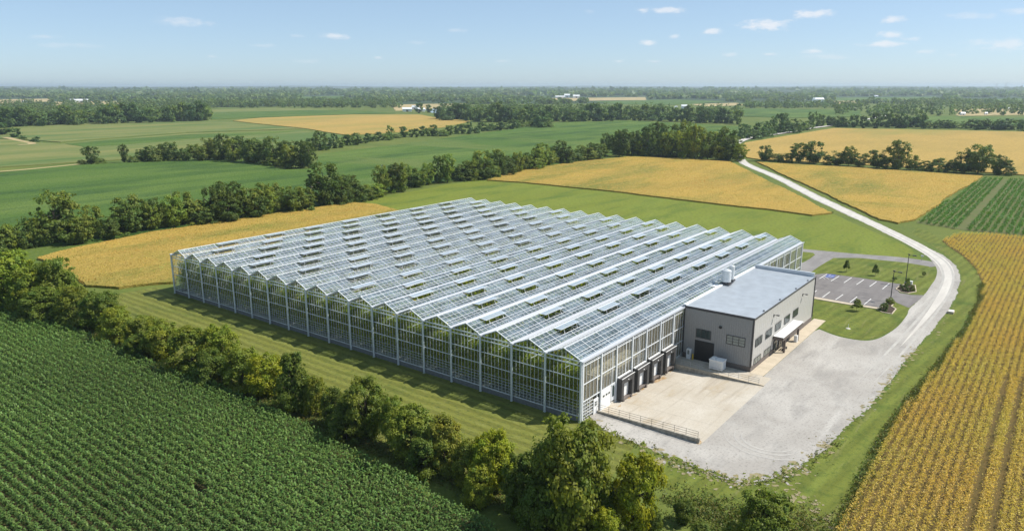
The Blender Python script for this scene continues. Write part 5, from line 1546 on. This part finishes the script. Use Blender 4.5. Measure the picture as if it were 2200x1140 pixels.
# ------------------------------------------------------------------ FAR BUILDINGS
def barn(u, v, wpx, hpx, label, cat='barn', kind='barn', rot=None, wall='barnwall', roof='barnroof'):
    p = G(u, v); d = depth(p); w = wpx * d / FOC; h = hpx * d / FOC
    o = thing(kind, label, cat, (p[0], p[1], 0), 'farm buildings scattered across the far country')
    o.rotation_euler = (0, 0, YAW - math.pi / 2 + (rot if rot is not None else random.uniform(-.3, .3)))
    dp = w * .5; hw = h * .62
    m = MB(); m.box(-w / 2, w / 2, -dp / 2, dp / 2, 0, hw); m.build('wall', M[wall], o)
    m = MB(); e = w * .02
    m.face([(-w / 2 - e, -dp / 2 - e, hw), (w / 2 + e, -dp / 2 - e, hw), (w / 2 + e, 0, h), (-w / 2 - e, 0, h)])
    m.face([(w / 2 + e, dp / 2 + e, hw), (-w / 2 - e, dp / 2 + e, hw), (-w / 2 - e, 0, h), (w / 2 + e, 0, h)])
    for s in (-1, 1): m.face([(s * w / 2, -dp / 2, hw + .01), (s * w / 2, dp / 2, hw + .01), (s * w / 2, 0, h - .02)])
    m.build('roof', M[roof], o)
    m = MB(); m.box(-w * .12, w * .12, -dp / 2 - .12, -dp / 2 - .02, 0, hw * .75); m.build('door', M['houseroof'], o)
    return o


for a_ in [(157, 221, 17, 8, 'left one of the two long white barns beyond the left wood'), (178, 221.5, 22, 8.5, 'right one of the two long white barns beyond the left wood'), (53, 221, 9, 5, 'small white shed at the far left edge'),
           (875, 240, 20, 9, 'white farmhouse under trees by the pond'), (905, 240, 16, 8, 'white shed right of the farmhouse by the pond'), (892, 236, 14, 9, 'white gabled barn behind the farm by the pond'),
           (760, 195.5, 24, 3.5, 'long white shed near the horizon left of centre'), (788, 208.5, 28, 4, 'long low white building in the woods left of centre'), (835, 197.5, 12, 4, 'small white building near the horizon left of centre'),
           (1203, 211, 20, 5, 'long white shed of the farm beyond the middle wood'), (1218, 210, 12, 8, 'white barn of the farm beyond the middle wood'), (1238, 211, 14, 7, 'round-roofed pale barn of the farm beyond the middle wood'),
           (1470, 234, 13, 9, 'white house beside a tree right of the middle wood'), (1452, 235, 6, 7, 'small pale shed next to that white house'), (1757, 220, 22, 10, 'white barn with a tall end beyond the right green field'), (1748, 221, 5, 11, 'slim pale silo-like house at the left of the right white barn'),
           (1795, 201.5, 10, 3.5, 'small white shed near the horizon right of centre'), (1882, 208.5, 8, 3.5, 'tiny white shed in the right far green field'), (2155, 198, 18, 3, 'low white building near the right horizon'), (2118, 247, 7, 6, 'small pale house among the right trees'), (2068, 248, 10, 7, 'pale house at the left of the right hamlet'), (2170, 236, 9, 5, 'pale roofed house at the right of the hamlet'), (300, 208.5, 16, 2.5, 'low white building in the far left woods'), (1565, 317, 14, 10, 'white roofed house peeping out of the grove by the road')]:
    barn(*a_)


def pylon(u, v, hh, label):
    p = G(u, v); o = thing('transmission_tower', label, 'pylon', (p[0], p[1], 0), 'pylons on the right horizon')
    m = MB(); b = hh * .12
    for s in ((-1, -1), (1, -1), (1, 1), (-1, 1)): m.bar((s[0] * b, s[1] * b, 0), (s[0] * b * .15, s[1] * b * .15, hh), .5)
    for i in range(6):
        z0, z1 = hh * i / 6, hh * (i + 1) / 6; r0, r1 = b * (1 - .85 * i / 6), b * (1 - .85 * (i + 1) / 6)
        for s in (-1, 1): m.bar((-r0 * s, -r0, z0), (r1 * s, -r1, z1), .3); m.bar((-r0 * s, r0, z0), (r1 * s, r1, z1), .3)
    m.build('tower_lattice', M['galv'], o)
    m = MB()
    for z in (.72, .84, .96): m.bar((RT[0] * hh * .16, RT[1] * hh * .16, hh * z), (-RT[0] * hh * .16, -RT[1] * hh * .16, hh * z), .5)
    m.build('arm', M['galv'], o)


pylon(2139, 199.5, 72, 'left pylon on the right horizon'); pylon(2159, 199.0, 76, 'right pylon on the right horizon')

# ------------------------------------------------------------------ SKY, SUN, HAZE, CAMERA
SUN = Vector((.417, -.472, .776)).normalized()
EL, AZ = math.asin(SUN.z), math.atan2(SUN.x, SUN.y)
w = bpy.data.worlds.new('World'); scene.world = w; w.use_nodes = True
nt = w.node_tree; bg = nt.nodes['Background']
sky = N(nt, 'ShaderNodeTexSky', sky_type='NISHITA'); sky.sun_disc = False; sky.sun_elevation = EL; sky.sun_rotation = AZ
sky.altitude = 100; sky.air_density = .62; sky.dust_density = .55; sky.ozone_density = 2.6
bg.inputs['Strength'].default_value = .11
tc = N(nt, 'ShaderNodeTexCoord')
# direction -> (azimuth from the view axis, elevation)
dx = N(nt, 'ShaderNodeVectorMath', operation='DOT_PRODUCT'); dx.inputs[1].default_value = (RT[0], RT[1], 0)
dy = N(nt, 'ShaderNodeVectorMath', operation='DOT_PRODUCT'); dy.inputs[1].default_value = (math.cos(YAW), math.sin(YAW), 0)
for d_ in (dx, dy): nt.links.new(tc.outputs['Generated'], d_.inputs[0])
at2 = N(nt, 'ShaderNodeMath', operation='ARCTAN2'); nt.links.new(dx.outputs['Value'], at2.inputs[0]); nt.links.new(dy.outputs['Value'], at2.inputs[1])
sp_ = N(nt, 'ShaderNodeSeparateXYZ'); nt.links.new(tc.outputs['Generated'], sp_.inputs[0])
asn = N(nt, 'ShaderNodeMath', operation='ARCSINE'); nt.links.new(sp_.outputs[2], asn.inputs[0])
cv = N(nt, 'ShaderNodeCombineXYZ'); nt.links.new(at2.outputs[0], cv.inputs[0]); nt.links.new(asn.outputs[0], cv.inputs[1])
no = N(nt, 'ShaderNodeTexNoise'); no.inputs['Scale'].default_value = 60; no.inputs['Detail'].default_value = 6; no.inputs['Roughness'].default_value = .62
mpn = N(nt, 'ShaderNodeMapping'); mpn.inputs['Scale'].default_value = (1, 2.2, 1)
nt.links.new(cv.outputs[0], mpn.inputs[0]); nt.links.new(mpn.outputs[0], no.inputs['Vector'])
nz = N(nt, 'ShaderNodeMath', operation='MULTIPLY_ADD'); nt.links.new(no.outputs['Fac'], nz.inputs[0]); nz.inputs[1].default_value = 2.4; nz.inputs[2].default_value = -1.2


def azel(u, v):
    d = FW * FOC + RT * (u - 1100) + UP * (570 - v); d /= np.linalg.norm(d)
    return math.atan2(d @ RT, d @ np.array([math.cos(YAW), math.sin(YAW), 0])), math.asin(d[2])


CL = [(1645, 54, 62, 13, .95), (1745, 31, 48, 10, .9), (1437, 23, 42, 9, .8), (1379, 22, 16, 7, .7), (1527, 67, 28, 8, .85), (1392, 92, 24, 7, .85), (1448, 79, 14, 5, .6), (1920, 42, 25, 8, .8), (1912, 75, 32, 8, .8), (1898, 95, 46, 8, .85), (1958, 84, 20, 5, .5), (1748, 110, 28, 7, .7), (1985, 112, 20, 6, .5), (2170, 95, 75, 14, .6), (2080, 34, 50, 8, .35), (2190, 24, 30, 8, .5), (1655, 117, 18, 4, .5), (1330, 132, 14, 4, .5), (1410, 132, 18, 4, .45), (1570, 118, 20, 5, .4), (1780, 122, 50, 7, .3), (2045, 118, 16, 5, .4), (390, 48, 55, 10, .5), (720, 78, 34, 8, .75), (97, 80, 30, 5, .3), (640, 78, 20, 4, .25), (980, 66, 24, 5, .3), (565, 98, 30, 4, .25), (812, 124, 12, 4, .4), (455, 122, 16, 4, .3), (150, 97, 70, 6, .22), (660, 132, 40, 5, .2), (900, 92, 30, 5, .2), (1080, 132, 18, 4, .3), (1270, 25, 20, 5, .2)]
cur = None
for (u, v, wp, hp, op) in CL:
    a_, e_ = azel(u, v)
    s1 = N(nt, 'ShaderNodeVectorMath', operation='SUBTRACT'); nt.links.new(cv.outputs[0], s1.inputs[0]); s1.inputs[1].default_value = (a_, e_, 0)
    s2 = N(nt, 'ShaderNodeVectorMath', operation='MULTIPLY'); nt.links.new(s1.outputs[0], s2.inputs[0]); s2.inputs[1].default_value = (FOC / wp, FOC / hp, 0)
    ln_ = N(nt, 'ShaderNodeVectorMath', operation='LENGTH'); nt.links.new(s2.outputs[0], ln_.inputs[0])
    ad = N(nt, 'ShaderNodeMath', operation='ADD'); nt.links.new(ln_.outputs['Value'], ad.inputs[0]); nt.links.new(nz.outputs[0], ad.inputs[1])
    mr = N(nt, 'ShaderNodeMapRange', interpolation_type='SMOOTHSTEP'); nt.links.new(ad.outputs[0], mr.inputs['Value'])
    mr.inputs['From Min'].default_value = .05; mr.inputs['From Max'].default_value = 1.0; mr.inputs['To Min'].default_value = op * .82; mr.inputs['To Max'].default_value = 0
    if cur is None: cur = mr.outputs[0]
    else:
        mm = N(nt, 'ShaderNodeMath', operation='MAXIMUM'); nt.links.new(cur, mm.inputs[0]); nt.links.new(mr.outputs[0], mm.inputs[1]); cur = mm.outputs[0]
mxs = N(nt, 'ShaderNodeMix', data_type='RGBA'); nt.links.new(cur, mxs.inputs['Factor']); nt.links.new(sky.outputs[0], mxs.inputs['A']); mxs.inputs['B'].default_value = (6.9, 7.0, 7.3, 1)
veil = N(nt, 'ShaderNodeMix', data_type='RGBA'); veil.inputs['Factor'].default_value = .32                  # thin high haze over the whole sky
nt.links.new(sky.outputs[0], veil.inputs['A']); veil.inputs['B'].default_value = (4.6, 6.3, 7.5, 1)
nt.links.new(veil.outputs['Result'], mxs.inputs['A'])
nt.links.new(mxs.outputs['Result'], bg.inputs['Color'])

sl = bpy.data.lights.new('sun', 'SUN'); sl.energy = 4.9; sl.angle = R(.5); sl.color = (1, .95, .86)
so = bpy.data.objects.new('sun', sl); COL.objects.link(so); so.rotation_euler = SUN.to_track_quat('Z', 'Y').to_euler(); so.location = (0, 0, 200)

hz, hn, hb = newmat('haze_air'); hn.nodes.remove(hb)
pv = N(hn, 'ShaderNodeVolumePrincipled'); pv.inputs['Color'].default_value = (.76, .90, 1.0, 1); pv.inputs['Density'].default_value = 8.5e-5; pv.inputs['Anisotropy'].default_value = .2
hn.links.new(pv.outputs[0], hn.nodes['Material Output'].inputs['Volume'])
try: hz.cycles.homogeneous_volume = True
except Exception: pass
m = MB(); HB = BIG + 2500; m.box(-HB, HB, -HB, HB, -2.6, 86); o = m.build('haze', hz); o['kind'] = 'stuff'; o.display_type = 'WIRE'

cd = bpy.data.cameras.new('camera'); co = bpy.data.objects.new('camera', cd); COL.objects.link(co)
cd.sensor_width = 36; cd.sensor_fit = 'HORIZONTAL'; cd.lens = FOC / 2200 * 36; cd.clip_start = 1; cd.clip_end = 200000
co.location = CAM.tolist(); co.rotation_euler = (math.pi / 2 - PITCH, 0, YAW - math.pi / 2)
scene.camera = co

scene.view_settings.view_transform = 'Standard'; scene.view_settings.look = 'None'; scene.view_settings.gamma = 1; scene.view_settings.exposure = .27
scene.view_settings.use_curve_mapping = False
scene.render.engine = 'CYCLES'
cy = scene.cycles
cy.max_bounces = 6; cy.diffuse_bounces = 2; cy.glossy_bounces = 3; cy.transmission_bounces = 3; cy.transparent_max_bounces = 14; cy.volume_bounces = 0
cy.caustics_reflective = False; cy.caustics_refractive = False
cy.use_denoising = True
scene.render.resolution_x, scene.render.resolution_y = 1024, 530
